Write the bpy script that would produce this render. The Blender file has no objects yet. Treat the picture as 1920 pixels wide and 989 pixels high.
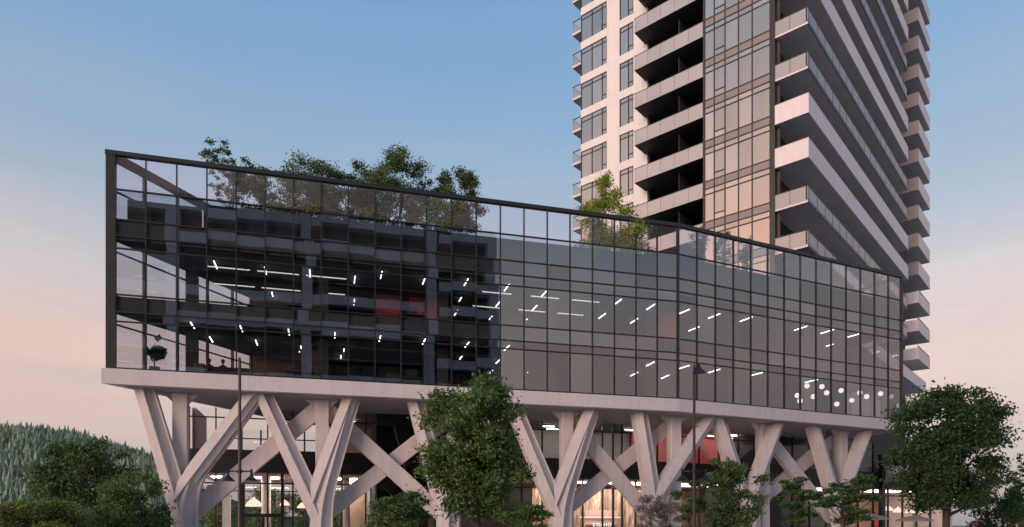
import bpy, bmesh, math, random
import numpy as np
from mathutils import Vector, Matrix

# ------------------------------------------------------------------ camera, sky, sun, exposure
sc = bpy.context.scene
F, CX, HY, ZC = 1287.0, 960.0, 985.0, 1.7           # focal length / centre / horizon in photo pixels, eye height
cam_data = bpy.data.cameras.new('camera')
cam = bpy.data.objects.new('camera', cam_data)
sc.collection.objects.link(cam)
cam.location = (0, 0, ZC)
cam.rotation_euler = (math.radians(90), 0, 0)
cam_data.sensor_width = 36
cam_data.lens = 36 * F / 1920
cam_data.shift_y = (HY - 494.5) / 1920
cam_data.clip_end = 5000
sc.camera = cam

SUN_DIR = Vector((-0.62, -0.785, 0)).normalized()     # towards the sun, on the ground plane
SUN_EL = math.radians(9)


def lin(r, g, b):
    f = lambda c: (c / 255 / 12.92) if c / 255 <= 0.04045 else ((c / 255 + 0.055) / 1.055) ** 2.4
    return (f(r), f(g), f(b), 1.0)


world = bpy.data.worlds.new('World')
sc.world = world
world.use_nodes = True
wn, wl = world.node_tree.nodes, world.node_tree.links
wn.clear()
w_out = wn.new('ShaderNodeOutputWorld')
tc = wn.new('ShaderNodeTexCoord')
sep = wn.new('ShaderNodeSeparateXYZ')
wl.new(tc.outputs['Generated'], sep.inputs[0])
wmap = wn.new('ShaderNodeMapping')
wmap.inputs['Scale'].default_value = (1.6, 1.6, 11)
wl.new(tc.outputs['Generated'], wmap.inputs[0])
wnoise = wn.new('ShaderNodeTexNoise')
wnoise.inputs['Scale'].default_value = 1.7
wnoise.inputs['Detail'].default_value = 5
wnoise.inputs['Roughness'].default_value = 0.55
wl.new(wmap.outputs[0], wnoise.inputs['Vector'])
madd = wn.new('ShaderNodeMath'); madd.operation = 'MULTIPLY_ADD'      # long flat streaks shift the gradient a little
madd.inputs[1].default_value = 0.075
madd.inputs[2].default_value = -0.0375
wl.new(wnoise.outputs[0], madd.inputs[0])
sdot = wn.new('ShaderNodeVectorMath'); sdot.operation = 'DOT_PRODUCT'     # the sunset side carries its warm band higher up
sdot.inputs[1].default_value = SUN_DIR
wl.new(tc.outputs['Generated'], sdot.inputs[0])
smax = wn.new('ShaderNodeMath'); smax.operation = 'MAXIMUM'; smax.inputs[1].default_value = 0
wl.new(sdot.outputs['Value'], smax.inputs[0])
spow = wn.new('ShaderNodeMath'); spow.operation = 'POWER'; spow.inputs[1].default_value = 2
wl.new(smax.outputs[0], spow.inputs[0])
sfac = wn.new('ShaderNodeMath'); sfac.operation = 'MULTIPLY_ADD'; sfac.inputs[1].default_value = -0.50; sfac.inputs[2].default_value = 1.0
wl.new(spow.outputs[0], sfac.inputs[0])
zwarm = wn.new('ShaderNodeMath'); zwarm.operation = 'MULTIPLY'
wl.new(sep.outputs['Z'], zwarm.inputs[0]); wl.new(sfac.outputs[0], zwarm.inputs[1])
elev = wn.new('ShaderNodeMath'); elev.operation = 'ADD'
wl.new(zwarm.outputs[0], elev.inputs[0]); wl.new(madd.outputs[0], elev.inputs[1])
ramp = wn.new('ShaderNodeValToRGB')
stops = [(0.0, (165, 155, 162)), (0.08, (185, 166, 168)), (0.14, (209, 178, 172)), (0.19, (225, 188, 174)), (0.235, (226, 190, 176)),
         (0.30, (209, 194, 191)), (0.40, (160, 174, 189)), (0.47, (143, 168, 194)), (0.53, (127, 163, 197)), (0.60, (116, 155, 195)),
         (0.75, (84, 132, 178)), (1.0, (66, 112, 165))]
el = ramp.color_ramp.elements
el[0].position, el[0].color = stops[0][0], lin(*stops[0][1])
el[1].position, el[1].color = stops[-1][0], lin(*stops[-1][1])
for p, c in stops[1:-1]:
    e = el.new(p); e.color = lin(*c)
wl.new(elev.outputs[0], ramp.inputs[0])
cmap = wn.new('ShaderNodeMapping'); cmap.inputs['Scale'].default_value = (1.3, 1.3, 5.5); cmap.inputs['Rotation'].default_value = (0.12, 0.05, 0.4)
wl.new(tc.outputs['Generated'], cmap.inputs[0])
cn = wn.new('ShaderNodeTexNoise'); cn.inputs['Scale'].default_value = 2.3; cn.inputs['Detail'].default_value = 7; cn.inputs['Roughness'].default_value = 0.6; cn.inputs['Distortion'].default_value = 0.6
wl.new(cmap.outputs[0], cn.inputs['Vector'])
cmr = wn.new('ShaderNodeMapRange'); cmr.inputs[1].default_value = 0.44; cmr.inputs[2].default_value = 0.74; cmr.inputs[3].default_value = 0.0; cmr.inputs[4].default_value = 0.32
wl.new(cn.outputs[0], cmr.inputs[0])
clow = wn.new('ShaderNodeMapRange'); clow.inputs[1].default_value = 0.50; clow.inputs[2].default_value = 0.16; clow.inputs[3].default_value = 0.12; clow.inputs[4].default_value = 1.0
wl.new(sep.outputs['Z'], clow.inputs[0])
cfac = wn.new('ShaderNodeMath'); cfac.operation = 'MULTIPLY'
wl.new(cmr.outputs[0], cfac.inputs[0]); wl.new(clow.outputs[0], cfac.inputs[1])
cmix = wn.new('ShaderNodeMix'); cmix.data_type = 'RGBA'; cmix.inputs[7].default_value = lin(168, 158, 176)     # thin lilac-grey cloud, most of it low
wl.new(cfac.outputs[0], cmix.inputs[0]); wl.new(ramp.outputs[0], cmix.inputs[6])
bg1 = wn.new('ShaderNodeBackground'); bg1.inputs['Strength'].default_value = 0.90
wl.new(cmix.outputs[2], bg1.inputs[0])
sky = wn.new('ShaderNodeTexSky')
sky.sky_type = 'NISHITA'
sky.sun_disc = False
sky.sun_elevation = SUN_EL
sky.sun_rotation = math.atan2(SUN_DIR.x, SUN_DIR.y)
sky.dust_density = 3.0
bg2 = wn.new('ShaderNodeBackground'); bg2.inputs['Strength'].default_value = 0.05
wl.new(sky.outputs[0], bg2.inputs[0])
wadd = wn.new('ShaderNodeAddShader')
wl.new(bg1.outputs[0], wadd.inputs[0]); wl.new(bg2.outputs[0], wadd.inputs[1])
wl.new(wadd.outputs[0], w_out.inputs[0])

sun_data = bpy.data.lights.new('sun', 'SUN')
sun_data.energy = 2.05
sun_data.angle = math.radians(30)                     # soft afterglow, no crisp shadows in the photo
sun_data.color = (1.0, 0.80, 0.74)
sun = bpy.data.objects.new('sun', sun_data)
sc.collection.objects.link(sun)
sd = Vector((SUN_DIR.x * math.cos(SUN_EL), SUN_DIR.y * math.cos(SUN_EL), math.sin(SUN_EL)))
sun.rotation_euler = sd.to_track_quat('Z', 'Y').to_euler()

sc.view_settings.view_transform = 'Standard'
sc.view_settings.look = 'None'
sc.view_settings.exposure = 0.08
sc.view_settings.gamma = 1.0
sc.render.engine = 'CYCLES'
sc.cycles.use_denoising = True
sc.cycles.max_bounces = 8
sc.cycles.transparent_max_bounces = 24
sc.cycles.sample_clamp_indirect = 4

# ------------------------------------------------------------------ helpers
C = sc.collection
rnd = random.Random(7)
OFF = {}                                              # world offset of every parent (parents are never rotated)


def empty(name, loc=(0, 0, 0), parent=None):
    o = bpy.data.objects.new(name, None)
    C.objects.link(o)
    OFF[o.name] = Vector(loc)
    if parent is not None:
        o.parent = parent
        o.location = Vector(loc) - OFF[parent.name]
    else:
        o.location = loc
    o.empty_display_size = 0.3
    return o


def tag(o, label=None, cat=None, group=None, kind=None):
    if label: o['label'] = label
    if cat: o['category'] = cat
    if group: o['group'] = group
    if kind: o['kind'] = kind
    return o


def link(name, me, mat, parent=None, loc=(0, 0, 0), rot=(0, 0, 0)):
    o = bpy.data.objects.new(name, me)
    if mat is not None and len(me.materials) == 0:
        me.materials.append(mat)
    C.objects.link(o)
    loc = Vector(loc)
    OFF[o.name] = loc.copy()
    if parent is not None:
        o.parent = parent
        loc = loc - OFF[parent.name]
    o.location = loc
    o.rotation_euler = rot
    return o


class Frame:
    """a facade: origin, direction along it (u), direction inwards (w)"""
    def __init__(s, o, d, inward):
        s.o = Vector((o[0], o[1])); s.d = Vector(d).normalized(); s.n = Vector(inward).normalized()
        s.ang = math.atan2(s.d.y, s.d.x)
        s.sgn = 1 if (-s.d.y * s.n.x + s.d.x * s.n.y) > 0 else -1
    def p(s, u, w, z=0.0):
        q = s.o + s.d * u + s.n * w
        return Vector((q.x, q.y, z))
    def u_at(s, x, w=0.0):                           # where the photo column x meets the plane w behind the facade
        r = (x - CX) / F
        q = s.o + s.n * w
        return (r * q.y - q.x) / (s.d.x - r * s.d.y)


def z_at(y, depth): return ZC + (HY - y) / F * depth


_boxes = {}


def box_mesh(sx, sy, sz, mat, bev=0.0):
    key = (round(sx, 3), round(sy, 3), round(sz, 3), mat.name, bev)
    if key in _boxes: return _boxes[key]
    bm = bmesh.new()
    bmesh.ops.create_cube(bm, size=1.0)
    for v in bm.verts: v.co = Vector((v.co.x * sx, v.co.y * sy, v.co.z * sz))
    if bev > 0:
        bmesh.ops.bevel(bm, geom=bm.edges[:], offset=bev, segments=1, affect='EDGES')
    me = bpy.data.meshes.new('box'); bm.to_mesh(me); bm.free()
    me.materials.append(mat)
    _boxes[key] = me
    return me


def fbox(name, parent, fr, u0, u1, w0, w1, z0, z1, mat, bev=0.0, tilt=0.0):
    me = box_mesh(abs(u1 - u0), abs(w1 - w0), abs(z1 - z0), mat, bev)
    rot = (rnd.gauss(0, tilt), rnd.gauss(0, tilt) * 0.0, fr.ang + rnd.gauss(0, tilt)) if tilt else (0, 0, fr.ang)
    return link(name, me, mat, parent, fr.p((u0 + u1) / 2, (w0 + w1) / 2, (z0 + z1) / 2), rot)


def prism(name, parent, pts, z0, z1, mat, loc=(0, 0, 0)):
    n = len(pts)
    area = sum(pts[i][0] * pts[(i + 1) % n][1] - pts[(i + 1) % n][0] * pts[i][1] for i in range(n))
    if area < 0: pts = pts[::-1]
    vs = [(p[0] - loc[0], p[1] - loc[1], z0 - loc[2]) for p in pts] + [(p[0] - loc[0], p[1] - loc[1], z1 - loc[2]) for p in pts]
    fs = [tuple(range(n))[::-1], tuple(range(n, 2 * n))] + [(i, (i + 1) % n, n + (i + 1) % n, n + i) for i in range(n)]
    me = bpy.data.meshes.new(name); me.from_pydata(vs, [], fs); me.update()
    return link(name, me, mat, parent, loc)


def tube(bm, pts, radii, seg=6, cap=True):
    rings = []
    for i, p in enumerate(pts):
        p = Vector(p)
        t = (Vector(pts[min(i + 1, len(pts) - 1)]) - Vector(pts[max(i - 1, 0)])).normalized()
        a = t.orthogonal().normalized(); b = t.cross(a)
        if i and rings:                              # keep the rings from twisting
            a0 = (rings[-1][0].co - Vector(pts[i - 1])).normalized()
            a = (a0 - t * a0.dot(t)).normalized(); b = t.cross(a)
        rings.append([bm.verts.new(p + (a * math.cos(2 * math.pi * k / seg) + b * math.sin(2 * math.pi * k / seg)) * radii[i]) for k in range(seg)])
    for r0, r1 in zip(rings, rings[1:]):
        for k in range(seg):
            f = bm.faces.new((r0[k], r0[(k + 1) % seg], r1[(k + 1) % seg], r1[k])); f.smooth = True
    if cap:
        bm.faces.new(rings[0][::-1]); bm.faces.new(rings[-1])


def lathe(bm, prof, seg=16, center=(0, 0, 0)):
    c = Vector(center); rings = []
    for r, z in prof:
        rings.append([bm.verts.new(c + Vector((max(r, 0.002) * math.cos(2 * math.pi * k / seg), max(r, 0.002) * math.sin(2 * math.pi * k / seg), z))) for k in range(seg)])
    for r0, r1 in zip(rings, rings[1:]):
        for k in range(seg):
            f = bm.faces.new((r0[k], r0[(k + 1) % seg], r1[(k + 1) % seg], r1[k])); f.smooth = True
    bm.faces.new(rings[0][::-1]); bm.faces.new(rings[-1])


def bm_obj(name, bm, mat, parent=None, loc=(0, 0, 0), rot=(0, 0, 0)):
    bmesh.ops.recalc_face_normals(bm, faces=bm.faces[:])
    me = bpy.data.meshes.new(name); bm.to_mesh(me); bm.free()
    return link(name, me, mat, parent, loc, rot)


# ------------------------------------------------------------------ materials
def new_mat(name):
    m = bpy.data.materials.new(name); m.use_nodes = True
    nt = m.node_tree; nt.nodes.clear()
    out = nt.nodes.new('ShaderNodeOutputMaterial')
    return m, nt.nodes, nt.links, out


def surf(name, col, rough=0.7, metal=0.0, var=0.12, scale=1.5, bump=0.0, bscale=30, coord='Object', spec=0.4, rand=0.0, streak=0.0):
    """principled surface with soft mottling (and per-object variation)"""
    m, N, L, out = new_mat(name)
    b = N.new('ShaderNodeBsdfPrincipled')
    L.new(b.outputs[0], out.inputs[0])
    b.inputs['Roughness'].default_value = rough
    b.inputs['Metallic'].default_value = metal
    b.inputs['Specular IOR Level'].default_value = spec
    g = N.new('ShaderNodeNewGeometry')
    n1 = N.new('ShaderNodeTexNoise'); n1.inputs['Scale'].default_value = scale; n1.inputs['Detail'].default_value = 6; n1.inputs['Roughness'].default_value = 0.6
    L.new(g.outputs['Position'], n1.inputs['Vector'])
    mr = N.new('ShaderNodeMapRange'); mr.inputs[1].default_value = 0.3; mr.inputs[2].default_value = 0.7
    mr.inputs[3].default_value = 1 - var; mr.inputs[4].default_value = 1 + var
    L.new(n1.outputs[0], mr.inputs[0])
    val = mr.outputs[0]
    if rand > 0:
        oi = N.new('ShaderNodeObjectInfo')
        m2 = N.new('ShaderNodeMapRange'); m2.inputs[3].default_value = 1 - rand; m2.inputs[4].default_value = 1 + rand
        L.new(oi.outputs['Random'], m2.inputs[0])
        mm = N.new('ShaderNodeMath'); mm.operation = 'MULTIPLY'
        L.new(val, mm.inputs[0]); L.new(m2.outputs[0], mm.inputs[1]); val = mm.outputs[0]
    if streak > 0:                                    # rain streaks running down
        mp = N.new('ShaderNodeMapping'); mp.inputs['Scale'].default_value = (2.6, 2.6, 0.22)
        L.new(g.outputs['Position'], mp.inputs[0])
        n3 = N.new('ShaderNodeTexNoise'); n3.inputs['Scale'].default_value = 1.4; n3.inputs['Detail'].default_value = 7; n3.inputs['Roughness'].default_value = 0.65
        L.new(mp.outputs[0], n3.inputs['Vector'])
        m3 = N.new('ShaderNodeMapRange'); m3.inputs[1].default_value = 0.48; m3.inputs[2].default_value = 0.78; m3.inputs[3].default_value = 1; m3.inputs[4].default_value = 1 - streak
        L.new(n3.outputs[0], m3.inputs[0])
        m4 = N.new('ShaderNodeMath'); m4.operation = 'MULTIPLY'
        L.new(val, m4.inputs[0]); L.new(m3.outputs[0], m4.inputs[1]); val = m4.outputs[0]
    mx = N.new('ShaderNodeVectorMath'); mx.operation = 'SCALE'
    mx.inputs[0].default_value = col[:3]
    L.new(val, mx.inputs['Scale'])
    L.new(mx.outputs[0], b.inputs['Base Color'])
    if bump > 0:
        n2 = N.new('ShaderNodeTexNoise'); n2.inputs['Scale'].default_value = bscale; n2.inputs['Detail'].default_value = 4
        L.new(g.outputs['Position'], n2.inputs['Vector'])
        bp = N.new('ShaderNodeBump'); bp.inputs['Strength'].default_value = bump; bp.inputs['Distance'].default_value = 0.02
        L.new(n2.outputs[0], bp.inputs['Height']); L.new(bp.outputs[0], b.inputs['Normal'])
    return m


def glass(name, refl=0.3, tint=(0.85, 0.87, 0.88), rtint=(1, 1, 1), rough=0.0, rand=0.06, wob=0.004):
    """coated glazing: part mirror, part see-through; the mirror part grows at grazing angles"""
    m, N, L, out = new_mat(name)
    tr = N.new('ShaderNodeBsdfTransparent'); tr.inputs[0].default_value = (*tint, 1)
    gl = N.new('ShaderNodeBsdfGlossy'); gl.inputs[0].default_value = (*rtint, 1); gl.inputs['Roughness'].default_value = rough
    lw0 = N.new('ShaderNodeLayerWeight'); lw0.inputs['Blend'].default_value = 0.5
    lw = N.new('ShaderNodeMath'); lw.operation = 'POWER'; lw.inputs[1].default_value = 5
    L.new(lw0.outputs['Facing'], lw.inputs[0])
    oi = N.new('ShaderNodeObjectInfo')
    mr = N.new('ShaderNodeMapRange'); mr.inputs[3].default_value = refl - rand; mr.inputs[4].default_value = refl + rand
    L.new(oi.outputs['Random'], mr.inputs[0])
    ad = N.new('ShaderNodeMath'); ad.operation = 'ADD'; ad.use_clamp = True
    L.new(lw.outputs[0], ad.inputs[0]); L.new(mr.outputs[0], ad.inputs[1])
    gb = N.new('ShaderNodeNewGeometry')              # a pane mirrors once, on the side the light arrives from
    inv = N.new('ShaderNodeMath'); inv.operation = 'SUBTRACT'; inv.inputs[0].default_value = 1
    L.new(gb.outputs['Backfacing'], inv.inputs[1])
    fc = N.new('ShaderNodeMath'); fc.operation = 'MULTIPLY'
    L.new(ad.outputs[0], fc.inputs[0]); L.new(inv.outputs[0], fc.inputs[1])
    mx = N.new('ShaderNodeMixShader')
    L.new(fc.outputs[0], mx.inputs[0]); L.new(tr.outputs[0], mx.inputs[1]); L.new(gl.outputs[0], mx.inputs[2])
    L.new(mx.outputs[0], out.inputs[0])
    if wob > 0:
        g = N.new('ShaderNodeNewGeometry')
        n2 = N.new('ShaderNodeTexNoise'); n2.inputs['Scale'].default_value = 0.7; n2.inputs['Detail'].default_value = 1
        L.new(g.outputs['Position'], n2.inputs['Vector'])
        bp = N.new('ShaderNodeBump'); bp.inputs['Strength'].default_value = 0.25; bp.inputs['Distance'].default_value = wob
        L.new(n2.outputs[0], bp.inputs['Height']); L.new(bp.outputs[0], gl.inputs['Normal'])
    return m


def frosted(name, col, clear=(0.10, 0.22), tint=(0.8, 0.76, 0.75), mirror=0.16, rough=0.12):
    """milky laminated glass of a balcony rail: half diffuse, a little clear, a little mirror"""
    m, N, L, out = new_mat(name)
    d = N.new('ShaderNodeBsdfDiffuse'); d.inputs[0].default_value = (*col, 1)
    tr = N.new('ShaderNodeBsdfTransparent'); tr.inputs[0].default_value = (*tint, 1)
    gl = N.new('ShaderNodeBsdfGlossy'); gl.inputs['Roughness'].default_value = rough; gl.inputs[0].default_value = (1, 0.9, 0.87, 1)
    m1 = N.new('ShaderNodeMixShader'); oi = N.new('ShaderNodeObjectInfo')
    mr = N.new('ShaderNodeMapRange'); mr.inputs[3].default_value = clear[0]; mr.inputs[4].default_value = clear[1]
    L.new(oi.outputs['Random'], mr.inputs[0]); L.new(mr.outputs[0], m1.inputs[0])
    L.new(d.outputs[0], m1.inputs[1]); L.new(tr.outputs[0], m1.inputs[2])
    m2 = N.new('ShaderNodeMixShader'); m2.inputs[0].default_value = mirror
    L.new(m1.outputs[0], m2.inputs[1]); L.new(gl.outputs[0], m2.inputs[2]); L.new(m2.outputs[0], out.inputs[0])
    return m


def emit(name, col, strength):
    m, N, L, out = new_mat(name)
    e = N.new('ShaderNodeEmission'); e.inputs[0].default_value = (*col, 1); e.inputs[1].default_value = strength
    L.new(e.outputs[0], out.inputs[0])
    return m


def leaf_mat(name, dark, light, transl=0.35):
    m, N, L, out = new_mat(name)
    g = N.new('ShaderNodeNewGeometry')
    n1 = N.new('ShaderNodeTexNoise'); n1.inputs['Scale'].default_value = 2.2; n1.inputs['Detail'].default_value = 3
    L.new(g.outputs['Position'], n1.inputs['Vector'])
    add = N.new('ShaderNodeMath'); add.operation = 'MULTIPLY_ADD'; add.inputs[1].default_value = 0.5
    L.new(g.outputs['Random Per Island'], add.inputs[0]); L.new(n1.outputs[0], add.inputs[2])
    mr = N.new('ShaderNodeMapRange'); mr.inputs[1].default_value = 0.4; mr.inputs[2].default_value = 1.05
    L.new(add.outputs[0], mr.inputs[0])
    mix = N.new('ShaderNodeMix'); mix.data_type = 'RGBA'
    mix.inputs[6].default_value = (*dark, 1); mix.inputs[7].default_value = (*light, 1)
    L.new(mr.outputs[0], mix.inputs[0])
    d = N.new('ShaderNodeBsdfPrincipled'); d.inputs['Roughness'].default_value = 0.55; d.inputs['Specular IOR Level'].default_value = 0.35
    t = N.new('ShaderNodeBsdfTranslucent')
    L.new(mix.outputs[2], d.inputs['Base Color']); L.new(mix.outputs[2], t.inputs[0])
    ms = N.new('ShaderNodeMixShader'); ms.inputs[0].default_value = transl
    L.new(d.outputs[0], ms.inputs[1]); L.new(t.outputs[0], ms.inputs[2]); L.new(ms.outputs[0], out.inputs[0])
    return m


def wood_mat(name):
    m, N, L, out = new_mat(name)
    b = N.new('ShaderNodeBsdfPrincipled'); b.inputs['Roughness'].default_value = 0.6
    L.new(b.outputs[0], out.inputs[0])
    t = N.new('ShaderNodeTexCoord'); mp = N.new('ShaderNodeMapping'); mp.inputs['Scale'].default_value = (9, 9, 1.6)
    oi = N.new('ShaderNodeObjectInfo')
    L.new(t.outputs['Object'], mp.inputs[0])
    va = N.new('ShaderNodeVectorMath'); va.operation = 'ADD'
    cx = N.new('ShaderNodeCombineXYZ'); sc_ = N.new('ShaderNodeMath'); sc_.operation = 'MULTIPLY'; sc_.inputs[1].default_value = 50
    L.new(oi.outputs['Random'], sc_.inputs[0]); L.new(sc_.outputs[0], cx.inputs[2]); L.new(mp.outputs[0], va.inputs[0]); L.new(cx.outputs[0], va.inputs[1])
    n = N.new('ShaderNodeTexNoise'); n.inputs['Scale'].default_value = 1.0; n.inputs['Detail'].default_value = 6
    L.new(va.outputs[0], n.inputs['Vector'])
    r = N.new('ShaderNodeValToRGB')
    r.color_ramp.elements[0].position = 0.3; r.color_ramp.elements[0].color = (0.13, 0.075, 0.05, 1)
    r.color_ramp.elements[1].position = 0.7; r.color_ramp.elements[1].color = (0.62, 0.46, 0.35, 1)
    L.new(n.outputs[0], r.inputs[0])
    hs = N.new('ShaderNodeHueSaturation'); mr = N.new('ShaderNodeMapRange'); mr.inputs[3].default_value = 0.6; mr.inputs[4].default_value = 1.25
    L.new(oi.outputs['Random'], mr.inputs[0]); L.new(mr.outputs[0], hs.inputs['Value']); L.new(r.outputs[0], hs.inputs['Color'])
    L.new(hs.outputs[0], b.inputs['Base Color'])
    return m


M = {
    'concrete': surf('pale_concrete', (0.60, 0.52, 0.515), 0.75, var=0.07, scale=0.7, bump=0.2, bscale=14, streak=0.22),
    'fascia': surf('fascia_panel', (0.66, 0.575, 0.575), 0.65, var=0.05, scale=0.4, streak=0.16),
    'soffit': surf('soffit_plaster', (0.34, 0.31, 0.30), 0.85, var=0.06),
    'metal': surf('dark_anodised_metal', (0.018, 0.017, 0.018), 0.38, metal=0.0, var=0.15, spec=0.5),
    'black': surf('black_panel', (0.012, 0.012, 0.014), 0.5, var=0.2),
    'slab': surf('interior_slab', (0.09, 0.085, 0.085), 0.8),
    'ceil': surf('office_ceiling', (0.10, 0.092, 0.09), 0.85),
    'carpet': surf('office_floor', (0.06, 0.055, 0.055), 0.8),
    'inner': surf('office_partition', (0.09, 0.075, 0.07), 0.8, var=0.2, scale=0.5),
    'inner_wood': surf('office_timber_panel', (0.13, 0.065, 0.04), 0.6, var=0.25, scale=0.8),
    'red': surf('red_wall', (0.64, 0.13, 0.13), 0.6, var=0.08),
    'pinkwall': surf('pink_plaster', (0.55, 0.36, 0.32), 0.8, var=0.06),
    'clay': surf('clay_plaster', (0.36, 0.20, 0.16), 0.8, var=0.15, scale=0.8),
    'white': surf('white_plaster', (0.75, 0.72, 0.69), 0.7, var=0.04),
    'peach': surf('peach_panel', (0.7, 0.5, 0.38), 0.7, var=0.08),
    'greywall': surf('grey_plaster', (0.22, 0.20, 0.20), 0.8, var=0.1),
    'soil': surf('soil', (0.03, 0.022, 0.016), 0.95, var=0.3, scale=8),
    'planter': surf('planter_panel', (0.03, 0.03, 0.033), 0.55),
    'furn': surf('dark_furniture', (0.03, 0.028, 0.03), 0.7),
    'furn2': surf('taupe_furniture', (0.15, 0.11, 0.09), 0.7),
    'twhite': surf('tower_white_panel', (0.82, 0.735, 0.70), 0.6, var=0.04, scale=0.5, streak=0.10),
    'tpara': surf('tower_parapet', (0.88, 0.755, 0.75), 0.55, var=0.05, scale=0.4, streak=0.14),
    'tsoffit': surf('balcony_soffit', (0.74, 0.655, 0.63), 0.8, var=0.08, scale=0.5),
    'tsoffit_shade': surf('shaded_balcony_soffit', (0.07, 0.062, 0.058), 0.8, var=0.08, scale=0.5),  # deep shade under the left balconies put into a darker soffit colour
    'tframe': surf('bronze_frame', (0.055, 0.035, 0.032), 0.45, var=0.12),
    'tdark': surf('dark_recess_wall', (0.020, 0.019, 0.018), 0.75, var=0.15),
    'tspan': surf('bronze_spandrel_panel', (0.27, 0.215, 0.205), 0.35, var=0.05, spec=0.6, rand=0.05),
    'tblind': surf('drawn_blind', (0.42, 0.35, 0.33), 0.8, var=0.05, rand=0.12),
    'teak': surf('warm_timber', (0.50, 0.20, 0.09), 0.6, var=0.15, scale=4),
    'rail': surf('rail_metal', (0.03, 0.028, 0.028), 0.4),
    'opp': surf('opposite_grey_panel', (0.60, 0.62, 0.64), 0.7, var=0.08, scale=0.3),
    'opp_dark': surf('opposite_dark_panel', (0.05, 0.05, 0.053), 0.6, var=0.1),
    'opp_glass': surf('opposite_window_glass', (0.02, 0.022, 0.025), 0.1, var=0.1, rand=0.4),
    'opp_brick': surf('opposite_brick_panel', (0.16, 0.07, 0.045), 0.8, var=0.2, scale=2),
    'asphalt': surf('asphalt', (0.05, 0.05, 0.052), 0.9, var=0.2, scale=3, bump=0.3, bscale=60),
    'paving': surf('paving', (0.47, 0.44, 0.42), 0.85, var=0.12, scale=1.2, bump=0.2, bscale=40),
    'kerb': surf('kerb_stone', (0.33, 0.31, 0.30), 0.85, var=0.1),
    'paint': surf('road_paint', (0.7, 0.7, 0.68), 0.7, var=0.15, scale=6),
    'grass': surf('dry_ground', (0.20, 0.19, 0.15), 0.95, var=0.3, scale=0.2),
    'hillsoil': surf('forest_floor', (0.030, 0.042, 0.028), 0.95, var=0.3, scale=0.05),
    'bark': surf('bark', (0.13, 0.085, 0.06), 0.9, var=0.3, scale=6, bump=0.6, bscale=25),
    'bark_dark': surf('dark_bark', (0.05, 0.04, 0.032), 0.9, var=0.3, scale=6),
    'umb': surf('umbrella_canvas', (0.33, 0.27, 0.25), 0.9, var=0.06),
    'g_office': glass('office_glass', 0.22, (0.83, 0.84, 0.86), (0.84, 0.93, 1.0), rand=0.045),
    'g_screen': frosted('fritted_screen_glass', (0.88, 0.76, 0.82), (0.97, 0.99), (0.98, 0.96, 0.985), 0.02, 0.0),
    'g_screen_r': glass('reflective_screen_glass', 0.24, (0.95, 0.95, 0.97), (0.92, 0.95, 1.0), rand=0.05),
    'g_side': glass('side_glass', 0.03, (0.96, 0.96, 0.97), rand=0.01),
    'g_low': glass('shopfront_glass', 0.05, (0.97, 0.97, 0.97), rand=0.01),
    'g_dark': glass('dark_core_glass', 0.10, (0.25, 0.27, 0.30), (0.8, 0.85, 0.95), rand=0.02),
    'g_tower': glass('tower_glass', 0.68, (0.6, 0.56, 0.54), (1.0, 0.82, 0.74), rand=0.10, wob=0.01),
    'g_rail': frosted('frosted_balcony_glass', (0.60, 0.53, 0.525), (0.22, 0.34)),
    'g_rail2': frosted('clear_balcony_glass', (0.66, 0.60, 0.59), (0.42, 0.56)),
    'g_rail3': frosted('clear_flank_glass', (0.66, 0.62, 0.62), (0.74, 0.84), (0.95, 0.95, 0.96)),
    'tpara_shade': surf('shaded_end_parapet', (0.34, 0.295, 0.295), 0.6, var=0.05),  # parapet copy for the far balconies' left ends, their shade put into the grey
    'lamp': emit('lamp_white', (1.0, 0.97, 0.94), 4.5),
    'lamp_long': emit('lamp_soft', (1.0, 0.90, 0.84), 1.1),
    'globe': emit('globe_lamp', (1.0, 0.86, 0.80), 1.4),
    'lamp_warm': emit('lamp_warm', (1.0, 0.84, 0.72), 22.0),
    'lamp_shop': emit('lamp_shop', (1.0, 0.84, 0.70), 5.0),
    'lamp_mezz': emit('lamp_mezzanine', (1.0, 0.93, 0.86), 14.0),
    'lamp_shade': emit('pendant_shade_lit', (1.0, 0.70, 0.55), 1.3),
    'sign': emit('lit_sign_letters', (1.0, 0.95, 0.9), 1.5),
    'wood': wood_mat('wall_planks'),
    'leaf': leaf_mat('leaf_green', (0.050, 0.096, 0.032), (0.185, 0.285, 0.085)),
    'leaf_d': leaf_mat('leaf_dark', (0.036, 0.076, 0.028), (0.135, 0.220, 0.068)),
    'leaf_y': leaf_mat('leaf_yellow_green', (0.080, 0.115, 0.030), (0.27, 0.33, 0.085)),
    'leaf_r': leaf_mat('leaf_roof', (0.040, 0.076, 0.026), (0.20, 0.28, 0.10)),
    'leaf_b': leaf_mat('leaf_bright', (0.12, 0.17, 0.02), (0.42, 0.50, 0.07)),
    'leaf_f': leaf_mat('leaf_feathery', (0.055, 0.098, 0.034), (0.21, 0.30, 0.10)),
    'leaf_p': leaf_mat('leaf_pale', (0.14, 0.12, 0.095), (0.42, 0.37, 0.33)),
    'conifer': leaf_mat('conifer_needles', (0.040, 0.075, 0.042), (0.28, 0.37, 0.25), 0.1),
    'skin': surf('skin', (0.55, 0.32, 0.24), 0.6, var=0.03),
    'hair': surf('hair', (0.12, 0.05, 0.03), 0.6, var=0.1),
    'cloth1': surf('dark_cloth', (0.03, 0.03, 0.04), 0.9),
    'cloth2': surf('rust_cloth', (0.35, 0.10, 0.07), 0.9),
}

# ------------------------------------------------------------------ plan of the place
P0, P1, P2 = Vector((-20.99, 35.5)), Vector((10.71, 44.17)), Vector((30.3, 53.3))


def facade(p, q):
    d = (q - p).normalized()
    return Frame(p, d, Vector((-d.y, d.x)))


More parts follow.
